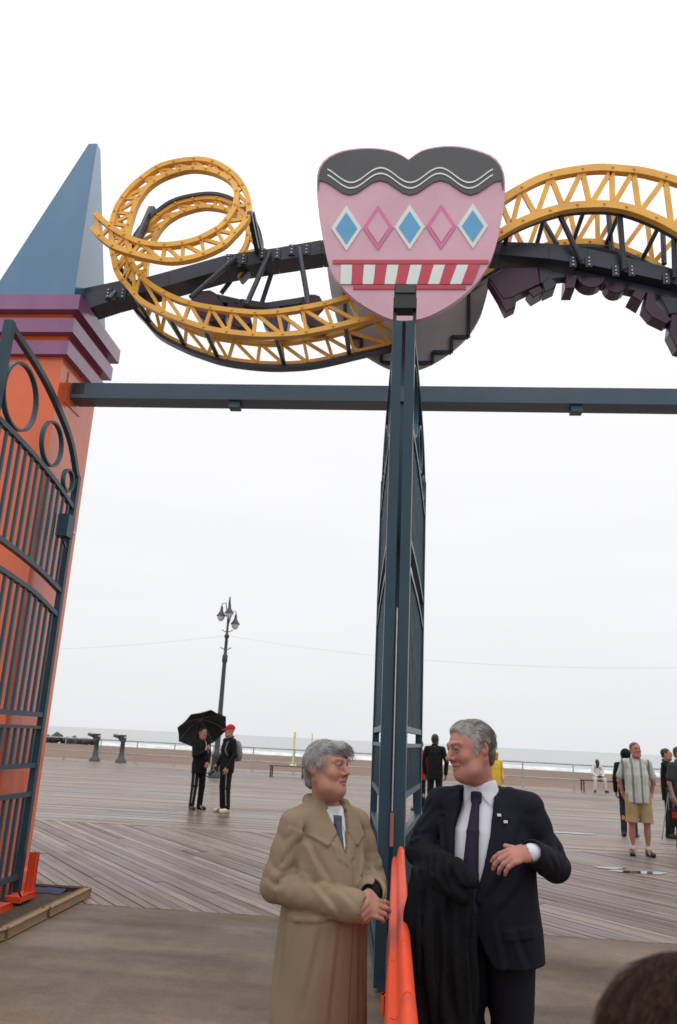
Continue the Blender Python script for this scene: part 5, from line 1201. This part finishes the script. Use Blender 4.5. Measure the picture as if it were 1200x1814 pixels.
    S.panel([(.100, .935), (.215, .95), (.215, .905), (.100, .89)], .006, 0.0); S.panel([(-.215, .95), (-.11, .935), (-.11, .89), (-.215, .905)], .006, 0.0)
    S.build('jacket', NAVY, t, smooth=1)
    pin = mat('enamel_pin', (0.66, 0.66, 0.64), 0.3)
    for c in ((.082, -.140, 1.352), (.108, -.138, 1.328)): MB().box(c, (.016, .010, .010), (Vector((.95, .3, 0)), Vector((-.3, .95, 0)), Vector((0, 0, 1)))).build('lapel_pin', pin, t, True)
    wr, el = J['wrL'], J['elL']; d_ = (wr-el)/np.linalg.norm(wr-el)
    S = SDF(wr-.09, wr+.09, .0042); hd_ = J['hdL']/np.linalg.norm(J['hdL']); S.cap(wr-hd_*.006-d_*.012, wr+hd_*.006, .0385, .036, .0); S.cap(wr+hd_*.010, wr+hd_*.05, .029, .031, .0, 'sub'); S.build('shirt_cuff', WHITE, t)
    S = SDF((-.28, -.26, 0), (.28, .24, 1.10), .008); trousers_sdf(S, J, (.100, .080, .070), 1.04, 1.12); S.cutbelow(.05); S.build('trousers', NAVY, t)
    bl = mat('black_leather', (0.012, 0.011, 0.010), 0.32, 0.1)
    for q in 'LR': shoe(t, J, q, bl)
    # overcoat carried over the forearm: its own thing
    oc = thing('overcoat', 'black overcoat draped over the forearm of the person in the suit', 'coat', rt_, rz)
    S = SDF((-.36, -.48, .40), (.12, .06, 1.30), .0055)
    el, wr = J['elR'], J['wrR']; a = el*0.72+wr*0.28; b_ = wr+V3(.045, -.03, -.01)
    S.cap(a, b_, .060, .050, .02)
    rows = [(z, -.135-.02*(1.1-z), -.215, w, d0) for z, w, d0 in ((.44, .125, .080), (.70, .135, .080), (.95, .138, .078), (1.06, .138, .078), (1.13, .125, .068))]
    S.loft(rows, .04, 'add', 2.6, lambda th, z: (.16*(np.abs(np.sin(3.5*th+.6+1.2*np.sin(3*z*3)))*1.6-1.0)+.05*np.sin(13*th+z*6))*np.clip((1.2-z)/.25, .15, 1))
    S.cap((-.06, -.285, 1.150), (.012, -.315, 1.115), .042, .026, .02); S.cap((-.12, -.28, 1.11), (-.03, -.30, 1.06), .045, .03, .02)
    for i in range(6):
        c = V3(-.24+.045*i, -.22-.022*i, 1.20-.006*i); S.crease(c+V3(-.035, .03, .05), c+V3(.03, -.07, -.10-.01*i), .011, .012)
    for x in (-.24, -.19, -.14, -.09, -.04): S.crease((x, -.28, 1.08), (x+.012, -.29, .55), .013, .013)
    S.disp(lambda x, y, z: .002*wob(x, y, z, 40, 1.0))
    S.build('draped_cloth', cloth('black_overcoat', (0.0080, 0.0085, 0.0105), 0.15, 0.9, 0.3, 40), oc)
suit_man()
# ================================================================== people on the boardwalk
BLK = cloth('black_nylon', (0.0095, 0.0095, 0.0105), 0.15, 0.7, 0.3, 30)
BLK2 = cloth('black_track', (0.013, 0.013, 0.015), 0.15, 0.8, 0.2, 30)
GREYST = cloth('grey_stripe', (0.28, 0.29, 0.30))
DG = cloth('dark_grey', (0.045, 0.05, 0.058), 0.15)
KHAKI = cloth('khaki', (0.36, 0.255, 0.135), 0.12)
REDC = cloth('red', (0.42, 0.018, 0.03), 0.12)
OFFW = cloth('off_white', (0.60, 0.585, 0.55), 0.08)
YEL = cloth('yellow', (0.62, 0.42, 0.06), 0.1)
CREAM = mat('cream_leather', (0.55, 0.50, 0.38), 0.6, 0.1)
BLEA = mat('black_leather', (0.012, 0.011, 0.010), 0.32, 0.1)
HAIRS = {'dark': mat('hair_dark', (0.018, 0.014, 0.012), 0.5, 0.3, 30, 0.5, 120), 'brown': mat('hair_brown', (0.075, 0.045, 0.032), 0.5, 0.3, 30, 0.5, 120)}
def figure(label, loc, rot, h=1.75, head=(0, 0, 0), top=BLK, hem=.80, fat=1.0, sleeve='long', bottom=BLK2, bottoms='long', shoes=BLEA, hair='dark', skin=(0.40, 0.20, 0.145), group=None, hood=False, J_=None, curl=(.6,)*5, grid=.009, headgear=None, sit=False, sock=None, pattern=None, hcol=(0.03, 0.025, 0.02)):
    t = thing('person', label, 'person', (loc[0], loc[1], 0), radians(rot), group)
    J = joints(h, **(J_ or {})); s = J['s']; Rh = rotm(*head); hc = J['head']
    al = np.array([J[k] for k in J if isinstance(J[k], np.ndarray) and k[:2] not in ('hd', 'hn')]); lo = al.min(0)-.2; hi = al.max(0)+.2; lo[2] = max(lo[2], 0); hi[2] = hc[2]+.16
    S = SDF(lo, hi, grid, [(hc[2]-.16, hc[2]+.15, min(.0055, grid))] if grid < .012 else None)
    body_sdf(S, J, Rh, 0.2, 1.0, fat=.95, slim=.88, curlL=curl, curlR=curl); S.cutbelow(.01)
    S.build('body', skin_m, t, lambda P: face_col(P, hc, Rh, s, skin, hcol, red=0.3))
    pz = J['pel'][2]; zt = J['neck'][2]; py_ = J['pel'][1]
    # top
    S = SDF(lo, hi, grid); hz = pz-.97*s+hem*s if not sit else pz-.10
    dz = zt-pz
    S.loft([(hz, 0, py_, .178*s*fat, .135*s*fat), (pz+.1*dz, 0, py_*.9, .172*s*fat, .138*s*fat), (pz+.5*dz, 0, py_*.5, .172*s*fat, .132*s*fat), (pz+.76*dz, 0, py_*.2+.004, .162*s, .118*s), (pz+.92*dz, 0, .008, .110*s, .088*s), (pz+1.0*dz, 0, .012, .068*s, .068*s)], .03, 'add', 2.2, lambda th, z: .02*np.sin(5*th+z*9)+.015*np.sin(9*th-z*17))
    for q, sg in (('L', 1), ('R', -1)):
        sh, el, wr = J['sh'+q], J['el'+q], J['wr'+q]
        S.cap(sh*np.array((.45, 1, 1))+V3(0, 0, .02*s), sh+V3(0, 0, -.008), .048*s, .060*s, .045)
        if sleeve == 'long':
            S.chain([sh+V3(0, 0, -.01), el, wr*.97+el*.03], [.062*s, .056*s, .044*s], .010)
            S.fold(el, .09, (el-sh), 90, .005, .5*sg, .5)
        else: S.chain([sh+V3(0, 0, -.01), el*.72+sh*.28], [.066*s, .070*s], .010)
    S.disp(lambda x, y, z: .004*wob(x, y, z, 26, 1.0+h*5)+.002*wob(x, y, z, 60, 2.0))
    S.cap(J['neck']+V3(0, -.01, .0), J['neck']+V3(0, -.02, .12), .052*s, .06*s, .008, 'sub')
    if hood: S.chain([J['neck']+V3(-.07, -.03, .0)*s, J['neck']+V3(-.05, .075, .03)*s, J['neck']+V3(.05, .075, .03)*s, J['neck']+V3(.07, -.03, .0)*s], [.022*s, .034*s, .034*s, .022*s], .02)
    else: S.chain([J['neck']+V3(-.06, -.04, -.005)*s, J['neck']+V3(-.045, .055, .03)*s, J['neck']+V3(.045, .055, .03)*s, J['neck']+V3(.06, -.04, -.005)*s], [.014*s, .018*s, .018*s, .014*s], .012)
    S.build('jacket' if sleeve == 'long' else 'shirt', top, t)
    # bottoms
    S = SDF(lo, hi, grid)
    if not sit: trousers_sdf(S, J, (.092, .070, .062) if bottoms == 'long' else (.105, .098, .09), 1.02, fat, None if bottoms == 'long' else 1)
    else:
        S.ell((0, py_+.02, pz), (.165*s, .14*s, .12*s), .03)
        for q in 'LR': S.chain([J['hip'+q], J['knee'+q], J['ank'+q]], [.092*s, .070*s, .060*s], .03)
    S.disp(lambda x, y, z: .003*wob(x, y, z, 30, 3.0+h*4))
    if bottoms == 'long': S.cutbelow(.045)
    else: S.cutbelow(.50*s)
    S.build('trousers' if bottoms == 'long' else 'shorts', bottom, t)
    for q in 'LR':
        shoe(t, J, q, shoes, yaw=12 if q == 'L' else -12)
        if sock:
            an = J['ank'+q]; S = SDF(an+V3(-.08, -.09, -.04), an+V3(.08, .10, .20), .006); S.cap(an+V3(0, .0, -.02), an+V3(0, 0, .13)*s, .043*s, .047*s, 0); S.build('sock', sock, t)
    k = s
    if headgear is None:
        H = SDF(hc+V3(-.13, -.15, -.14), hc+V3(.13, .17, .15), .0055); H.frame(Rh, hc)
        H.ell((0, .026*k, .036*k), (.084*k, .102*k, .087*k), 0); H.ell((0, .080*k, -.03*k), (.058*k, .03*k, .05*k), .03); H.ell((0, -.105*k, -.012*k), (.082*k, .078*k, .100*k), .010, 'sub'); H.ell((0, -.03*k, -.080*k), (.082*k, .085*k, .052*k), .012, 'sub')
        for q in (-1, 1): H.ell((q*.088*k, .016*k, -.015*k), (.018*k, .024*k, .034*k), .006, 'sub')
        H.frame(); H.disp(strand_disp(hc, Rh, .003, 90, .002, 80, 0)); H.build('hair', HAIRS[hair], t)
    elif headgear[0] == 'cap':
        H = SDF(hc+V3(-.15, -.24, -.03), hc+V3(.15, .15, .16), .0055); H.frame(Rh, hc)
        H.ell((0, .022*k, .040*k), (.090*k, .108*k, .092*k), 0); H.box((0, 0, -.10*k), (.3, .3, .128*k), 0, .004, 'sub'); H.ell((0, -.10*k, .034*k), (.072*k, .085*k, .010*k), .006, R=rotm(0, 8)); H.ell((0, .022*k, .133*k), (.012*k, .012*k, .008*k), .003); H.frame()
        H.build('cap', headgear[1], t)
    elif headgear[0] == 'hood':
        H = SDF(hc+V3(-.17, -.20, -.22), hc+V3(.17, .20, .18), .006); H.frame(Rh, hc)
        H.ell((0, .024*k, .020*k), (.108*k, .124*k, .120*k), 0); H.ell((0, .03*k, -.11*k), (.095*k, .095*k, .07*k), .05); H.ell((0, -.12*k, -.005*k), (.068*k, .085*k, .088*k), .012, 'sub'); H.frame(); H.build('hood', headgear[1], t)
    return t, J
def wpos(t, p):
    a = t.rotation_euler.z; return Vector((t.location.x+cos(a)*p[0]-sin(a)*p[1], t.location.y+sin(a)*p[0]+cos(a)*p[1], p[2]))
def leg_stripe(t, J, m_):
    for q, sg in (('L', 1), ('R', -1)):
        hp, kn, an = J['hip'+q], J['knee'+q], J['ank'+q]; s = J['s']
        P = []
        for a, b_, r0, r1 in ((hp, kn, .086*s, .071*s), (kn, an+V3(0, 0, .02), .071*s, .063*s)):
            for u in (0.12, .5, .9): P.append(Vector(a*(1-u)+b_*u)+Vector((sg*.6, -.8, 0))*((r0*(1-u)+r1*u)-.004))
        MB().tube(P, .012, 8).build('side_stripe', m_, t, True)

g1 = atZ(347, 1434)
pa, JA = figure('person in a black jacket holding the open black umbrella', (g1.x, g1.y), 48, 1.74, (12, 8, 0), J_=dict(elR=(-.20, -.06, 1.14), wrR=(-.02, -.22, 1.24), hdR=(.5, -.3, .8), hnR=(-.3, -.9, 0), elL=(.215, .0, 1.14), wrL=(.10, -.17, .98), hdL=(-.5, -.6, -.3), hnL=(.5, -.6, .5)), hood=True, hem=.76)
leg_stripe(pa, JA, GREYST)
g2 = atZ(396, 1439)
pb, JB = figure('person in a red cap carrying a grey backpack and a camera', (g2.x, g2.y), -52, 1.82, (-14, 6, 0), shoes=CREAM, headgear=('cap', REDC), J_=dict(elR=(-.22, .0, 1.13), wrR=(-.19, -.14, .93), hdR=(0, -.5, -1), hnR=(-.9, 0, 0), wrL=(.22, -.10, .90)), hem=.78)
leg_stripe(pb, JB, GREYST)
# umbrella: eight-panel canopy tilted back over the shoulder, held at the chest
uh = wpos(pa, JA['wrR']+V3(.015, -.03, .06))
apex = atY(354, 1272, g1.y+0.35); ud = (apex-uh).normalized()
um = thing('umbrella', 'open black umbrella tilted back over the two people by the lamp post', 'umbrella', uh)
ux = ud.cross(Vector((0, 0, 1))).normalized(); uy = ux.cross(ud)
nyl = mat('umbrella_nylon', (0.011, 0.011, 0.013), 0.45, 0.15, 4)
uL = (apex-uh).length
def up(rad, ang, drop): return uh+ud*(uL-drop)+(ux*cos(ang)+uy*sin(ang))*rad
R_U = 0.60
for i in range(8):
    V = []; F = []; nr, na = 7, 5
    for a in range(nr):
        u = a/(nr-1)
        for b_ in range(na):
            w = b_/(na-1); ang = 2*pi*(i+w)/8; sag = 1-.10*u*sin(pi*w)
            V.append(up(R_U*u*sag, ang, .03+.30*u**1.9+.015*u*sin(pi*w)))
    V += [v-ud*.004 for v in V]; n0 = nr*na
    for a in range(nr-1):
        for b_ in range(na-1):
            q = (a*na+b_, a*na+b_+1, (a+1)*na+b_+1, (a+1)*na+b_); F += [q, tuple(x+n0 for x in q[::-1])]
    bb = MB(); bb.add(V, F, True); bb.build('canopy_panel', nyl, um)
    MB().tube([up(R_U*u, 2*pi*i/8, .045+.30*u**1.9) for u in np.linspace(0, 1, 7)], .004, 5).build('rib', steel, um)
MB().tube([uh-ud*.10, apex+ud*.05], .007, 6).build('shaft', steel, um); MB().tube([uh-ud*.14, uh+ud*.02], .016, 8).build('handle', black, um)
# backpack and camera
bp_, s = thing('backpack', 'grey backpack worn by the person in the red cap', 'backpack', pb.location, pb.rotation_euler.z), JB['s']
S = SDF((-.22, .05, .98), (.22, .42, 1.56), .008); S.ell((0, .215, 1.27), (.155, .095, .225), 0); S.ell((0, .275, 1.18), (.12, .05, .12), .02); S.disp(lambda x, y, z: .004*wob(x, y, z, 30, 1)); S.build('pack', cloth('grey_pack', (0.19, 0.20, 0.205), 0.2), bp_)
for sg in (-1, 1): MB().tube([(sg*.09, .15, 1.42), (sg*.10, .02, 1.505), (sg*.105, -.09, 1.44), (sg*.115, -.135, 1.28), (sg*.15, -.05, 1.12), (sg*.13, .13, 1.08)], .015, 6).build('strap', cloth('grey_pack', (0.19, 0.20, 0.205)), bp_, True)
cw = wpos(pb, JB['wrR']+V3(.0, -.06, -.09)); ca = thing('camera', 'dark camera with long lens held low by the person in the red cap', 'camera', cw)
MB().box(cw, (.15, .07, .10), None, .01).build('camera_body', black, ca); MB().tube([cw+Vector((-.02, -.02, -.03)), cw+Vector((-.12, -.10, -.15))], [.038, .045], 12).build('lens', black, ca); MB().tube([cw+Vector((-.115, -.096, -.144)), cw+Vector((-.125, -.105, -.156))], .0465, 12).build('lens_ring', steel, ca)

# man in the striped shirt
m, N, lk, b = node_mat('cloth_striped_shirt'); b.inputs['Roughness'].default_value = .85
co = N.new('ShaderNodeTexCoord'); sx = N.new('ShaderNodeSeparateXYZ'); lk(co.outputs['Object'], sx.inputs[0]); nz_ = N.new('ShaderNodeTexNoise'); nz_.inputs['Scale'].default_value = 5; lk(co.outputs['Object'], nz_.inputs[0])
ad = N.new('ShaderNodeMath'); ad.operation = 'MULTIPLY_ADD'; lk(nz_.outputs[0], ad.inputs[0]); ad.inputs[1].default_value = .035; lk(sx.outputs['X'], ad.inputs[2])
ml = N.new('ShaderNodeMath'); ml.operation = 'MULTIPLY'; ml.inputs[1].default_value = 7.2; lk(ad.outputs[0], ml.inputs[0]); fr = N.new('ShaderNodeMath'); fr.operation = 'FRACT'; lk(ml.outputs[0], fr.inputs[0])
c1 = N.new('ShaderNodeValToRGB'); c1.color_ramp.interpolation = 'LINEAR'; E_ = c1.color_ramp.elements; E_[0].color = (.46, .47, .42, 1); E_[1].color = (.46, .47, .42, 1)
for p_, cc in ((.30, (.48, .48, .42, 1)), (.38, (.17, .215, .20, 1)), (.50, (.12, .16, .155, 1)), (.60, (.20, .25, .23, 1)), (.66, (.50, .48, .41, 1)), (.84, (.36, .385, .35, 1))): e = E_.new(p_); e.color = cc
lk(fr.outputs[0], c1.inputs[0]); lk(c1.outputs[0], b.inputs['Base Color'])
g3 = atZ(1138, 1517)
figure('stocky person in a striped short-sleeved shirt, khaki shorts and white socks', (g3.x, g3.y+.05), -4, 1.81, (14, -2, 0), top=m, sleeve='short', hem=.80, fat=1.12, bottom=KHAKI, bottoms='short', sock=OFFW, skin=(0.40, 0.17, 0.125), hair='brown', J_=dict(elL=(.27, .06, 1.13), wrL=(.225, .07, .93), elR=(-.27, .06, 1.13), wrR=(-.225, .06, .93), hdL=(-.3, .2, -1), hdR=(.3, .2, -1), kneeL=(.115, -.01, .50), kneeR=(-.115, -.01, .50), ankL=(.125, .03, .085), ankR=(-.125, .03, .085)), hcol=(.08, .06, .05))
g4 = atZ(1116, 1482)
figure('person in a black hooded jacket standing behind the person in khaki shorts', (g4.x, g4.y), 160, 1.70, (10, 0, 0), headgear=('hood', BLK), hem=.74, bottom=cloth('charcoal_jean', (.028, .028, .034)))
g5 = atZ(1186, 1484)
pe, JE = figure('person in black raising a small camera to eye level', (g5.x+.05, g5.y), 58, 1.76, (8, 0, 0), J_=dict(elL=(.22, -.17, 1.30), wrL=(.07, -.26, 1.52), hdL=(-.5, -.3, .8), hnL=(.6, -.6, .3), elR=(-.22, -.15, 1.28), wrR=(-.07, -.26, 1.52), hdR=(.5, -.3, .8), hnR=(-.6, -.6, .3)), hem=.72)
c = wpos(pe, V3(0, -.30, 1.60)); ca = thing('camera', 'small black camera raised to the eye of the person in black', 'camera', c)
MB().box(c, (.10, .06, .075), None, .008).build('camera_body', black, ca); MB().tube([c, c+Vector((.07, -.03, 0))], .026, 10).build('lens', black, ca)
tp_ = thing('tripod', 'thin folding tripod beside the person raising a camera', 'tripod', (g5.x-.05, g5.y-.3, 0))
for dx, dy in ((-.22, -.10), (.20, -.14), (.02, .24)): MB().tube([(g5.x-.05, g5.y-.3, .92), (g5.x-.05+dx, g5.y-.3+dy, 0)], .011, 6).build('leg', mat('grey_tube', (.16, .18, .18), .4), tp_)
MB().lathe((g5.x-.05, g5.y-.3, .90), [(.03, 0), (.03, .08), (.02, .1)], 10).build('head', black, tp_)
c = atY(1209, 1400, 15.0)
pf_, JF = figure('person in a dark grey short-sleeved shirt carrying a red and black bag', (c.x, 15.0), 24, 1.78, (20, 0, 0), top=DG, sleeve='short', hem=.80, skin=(.33, .17, .12), fat=1.1, J_=dict(wrR=(-.25, -.06, .90)))
bw_ = wpos(pf_, JF['wrR']+V3(-.02, -.04, -.15)); bg_ = thing('bag', 'red and black bag hanging from the hand of the person in dark grey', 'bag', bw_)
S = SDF(V3(*bw_)-.25-V3(0, 0, .15), V3(*bw_)+.22, .009); S.box(V3(*bw_)+V3(0, 0, -.17), (.10, .05, .12), .025, 0); S.disp(lambda x, y, z: .006*wob(x, y, z, 20, 1)); S.frame()
o = S.build('bag_body', BLK2, bg_); o.location = -bg_.location
MB().box(bw_+Vector((0, -.078, -.12)), (.16, .008, .10)).build('flap', REDC, bg_); MB().tube([bw_+Vector((-.07, 0, -.05)), bw_+Vector((-.03, 0, .08)), bw_+Vector((.03, 0, .08)), bw_+Vector((.07, 0, -.05))], .008, 6).build('handle', BLK2, bg_)
# behind the suit
c = atY(771, 1330, 20.0); figure('person in black standing beyond the folded gate, beside the red jacket', (c.x, 20.0), 165, 1.86, (0, 0, 0), skin=(.12, .07, .05), hem=.74, J_=dict(elR=(-.27, .0, 1.14), elL=(.27, 0, 1.14)))
c = atY(744, 1330, 21.0); figure('person in a bright red jacket just past the edge of the gate', (c.x, 21.0), 200, 1.70, (0, 0, 0), top=REDC, hem=.76)
c = atY(878, 1340, 24.0); figure('small person in a yellow hooded raincoat beyond the shoulder of the suit', (c.x, 24.0), 15, 1.50, (0, 0, 0), top=YEL, headgear=('hood', YEL), bottom=DG, hem=.66)
# bench with sitter and bag
g6 = atZ(1062, 1403); bx, by = g6.x, g6.y
bench_m = mat('bench_wood', (.055, .045, .04), .6, .25)
def bench(cx, cy, ln, label):
    t = thing('bench', label, 'bench', (cx, cy, 0), 0, 'benches along the railing')
    for k in range(4): MB().box((cx, cy+.12+k*.115-.17, .445), (ln, .10, .035)).build('slat', bench_m, t)
    for sx_ in (-ln/2+.08, ln/2-.08):
        MB().bar((cx+sx_, cy-.08, 0), (cx+sx_, cy-.06, .43), .05, .06).bar((cx+sx_, cy+.42, 0), (cx+sx_, cy+.40, .43), .05, .06).bar((cx+sx_, cy-.09, .41), (cx+sx_, cy+.43, .41), .045, .035).build('end_frame', iron, t)
bench(bx+.25, by+.12, 1.9, 'dark slatted bench under the person in white')
figure('person dressed all in white sitting on the bench by the railing', (bx, by+.30), 4, 1.76, (0, 6, 0), top=OFFW, bottom=OFFW, skin=(.06, .035, .025), sit=True, grid=.012, J_=dict(pel=(0, .0, .53), hipL=(.09, 0, .52), hipR=(-.09, 0, .52), kneeL=(.20, -.42, .50), kneeR=(-.20, -.42, .50), ankL=(.23, -.40, .085), ankR=(-.23, -.40, .085), neck=(0, -.10, 1.04), head=(0, -.15, 1.185), shL=(.185, -.08, .985), shR=(-.185, -.08, .985), elL=(.24, -.20, .72), elR=(-.24, -.20, .72), wrL=(.10, -.38, .62), wrR=(-.10, -.38, .62), hdL=(-.6, -.6, -.2), hdR=(.6, -.6, -.2)))
c = (bx+.98, by+.18); S = SDF((c[0]-.2, c[1]-.18, .44), (c[0]+.2, c[1]+.18, .95), .012); S.box((c[0], c[1], .60), (.10, .07, .10), .04, 0); S.ell((c[0]-.02, c[1], .76), (.08, .06, .06), .04); o = S.build('holdall', cloth('dark_olive', (.035, .04, .03)), None); tag(o, 'dark bag standing on the end of the bench', 'bag')
c = atZ(510, 1378); bench(c.x-.1, c.y+.3, 1.5, 'dark slatted bench near the yellow post on the beach')
# person whose head rises into the lower corner: brown hair seen from behind
fx, fy = 0.296, .90
fp = thing('person', 'person with smooth brown hair seen from behind, close in the lower corner', 'person', (fx, fy, 0), radians(172))
J = joints(1.415); s = J['s']; S = SDF((-.42, -.3, 0), (.42, .25, 1.44), .010, [(1.15, 1.42, .006)]); body_sdf(S, J, rotm(0, 6), 0, slim=.88); S.cutbelow(.01)
S.build('body', skin_m, fp, lambda P: face_col(P, J['head'], rotm(0, 6), s, (.40, .20, .145), (.05, .03, .02)))
hc = J['head']; H = SDF(hc+V3(-.16, -.16, -.30), hc+V3(.16, .18, .15), .0042); H.frame(rotm(0, 6), hc)
H.ell((0, .026, .024), (.092, .110, .088), 0); H.chain([(-.06, .05, .0), (-.07, .06, -.20)], [.05, .035], .03); H.chain([(.06, .05, .0), (.07, .06, -.20)], [.05, .035], .03); H.cap((0, .08, 0), (0, .085, -.20), .06, .045, .03); H.ell((0, -.11, -.03), (.075, .075, .11), .01, 'sub')
H.frame(); H.disp(lambda x, y, z: .0012*np.abs(np.sin((x-hc[0])*170+8*np.sin(z*9)+4*np.sin((y-hc[1])*14)))+.003*np.exp(-((x-hc[0])/.004)**2)*(z > hc[2]+.03)); H.build('hair', mat('hair_chestnut', (.020, .0085, .0055), .8, .6, 60, .5, 200, .06, stretch=(6, 1, 1)), fp)
hair_strands(H_o(fp), hc, rotm(0, 6), lambda q: (.5*np.sign(q[0]), .6, -.8), 3200, (.050, .022, .013), 13, (.05, .10), .004, .0006)
S = SDF((-.36, -.22, .55), (.36, .24, 1.30), .010); S.loft([(.58, 0, 0, .17, .13), (.92, 0, 0, .16, .125), (1.08, 0, 0, .15, .115), (1.15, 0, .01, .10, .085), (1.195, 0, .01, .062, .06)], .02, 'add', 2.2)
for q in 'LR': S.chain([J['sh'+q]*np.array((.5, 1, 1)), J['sh'+q], J['el'+q], J['wr'+q]], [.045, .055, .048, .038], .02)
S.build('jacket', cloth('dark_wool', (.02, .018, .02)), fp); S = SDF((-.25, -.2, 0), (.25, .2, .95), .010); trousers_sdf(S, J); S.cutbelow(.04); S.build('trousers', DARK, fp)
for q in 'LR': shoe(fp, J, q, BLEA)
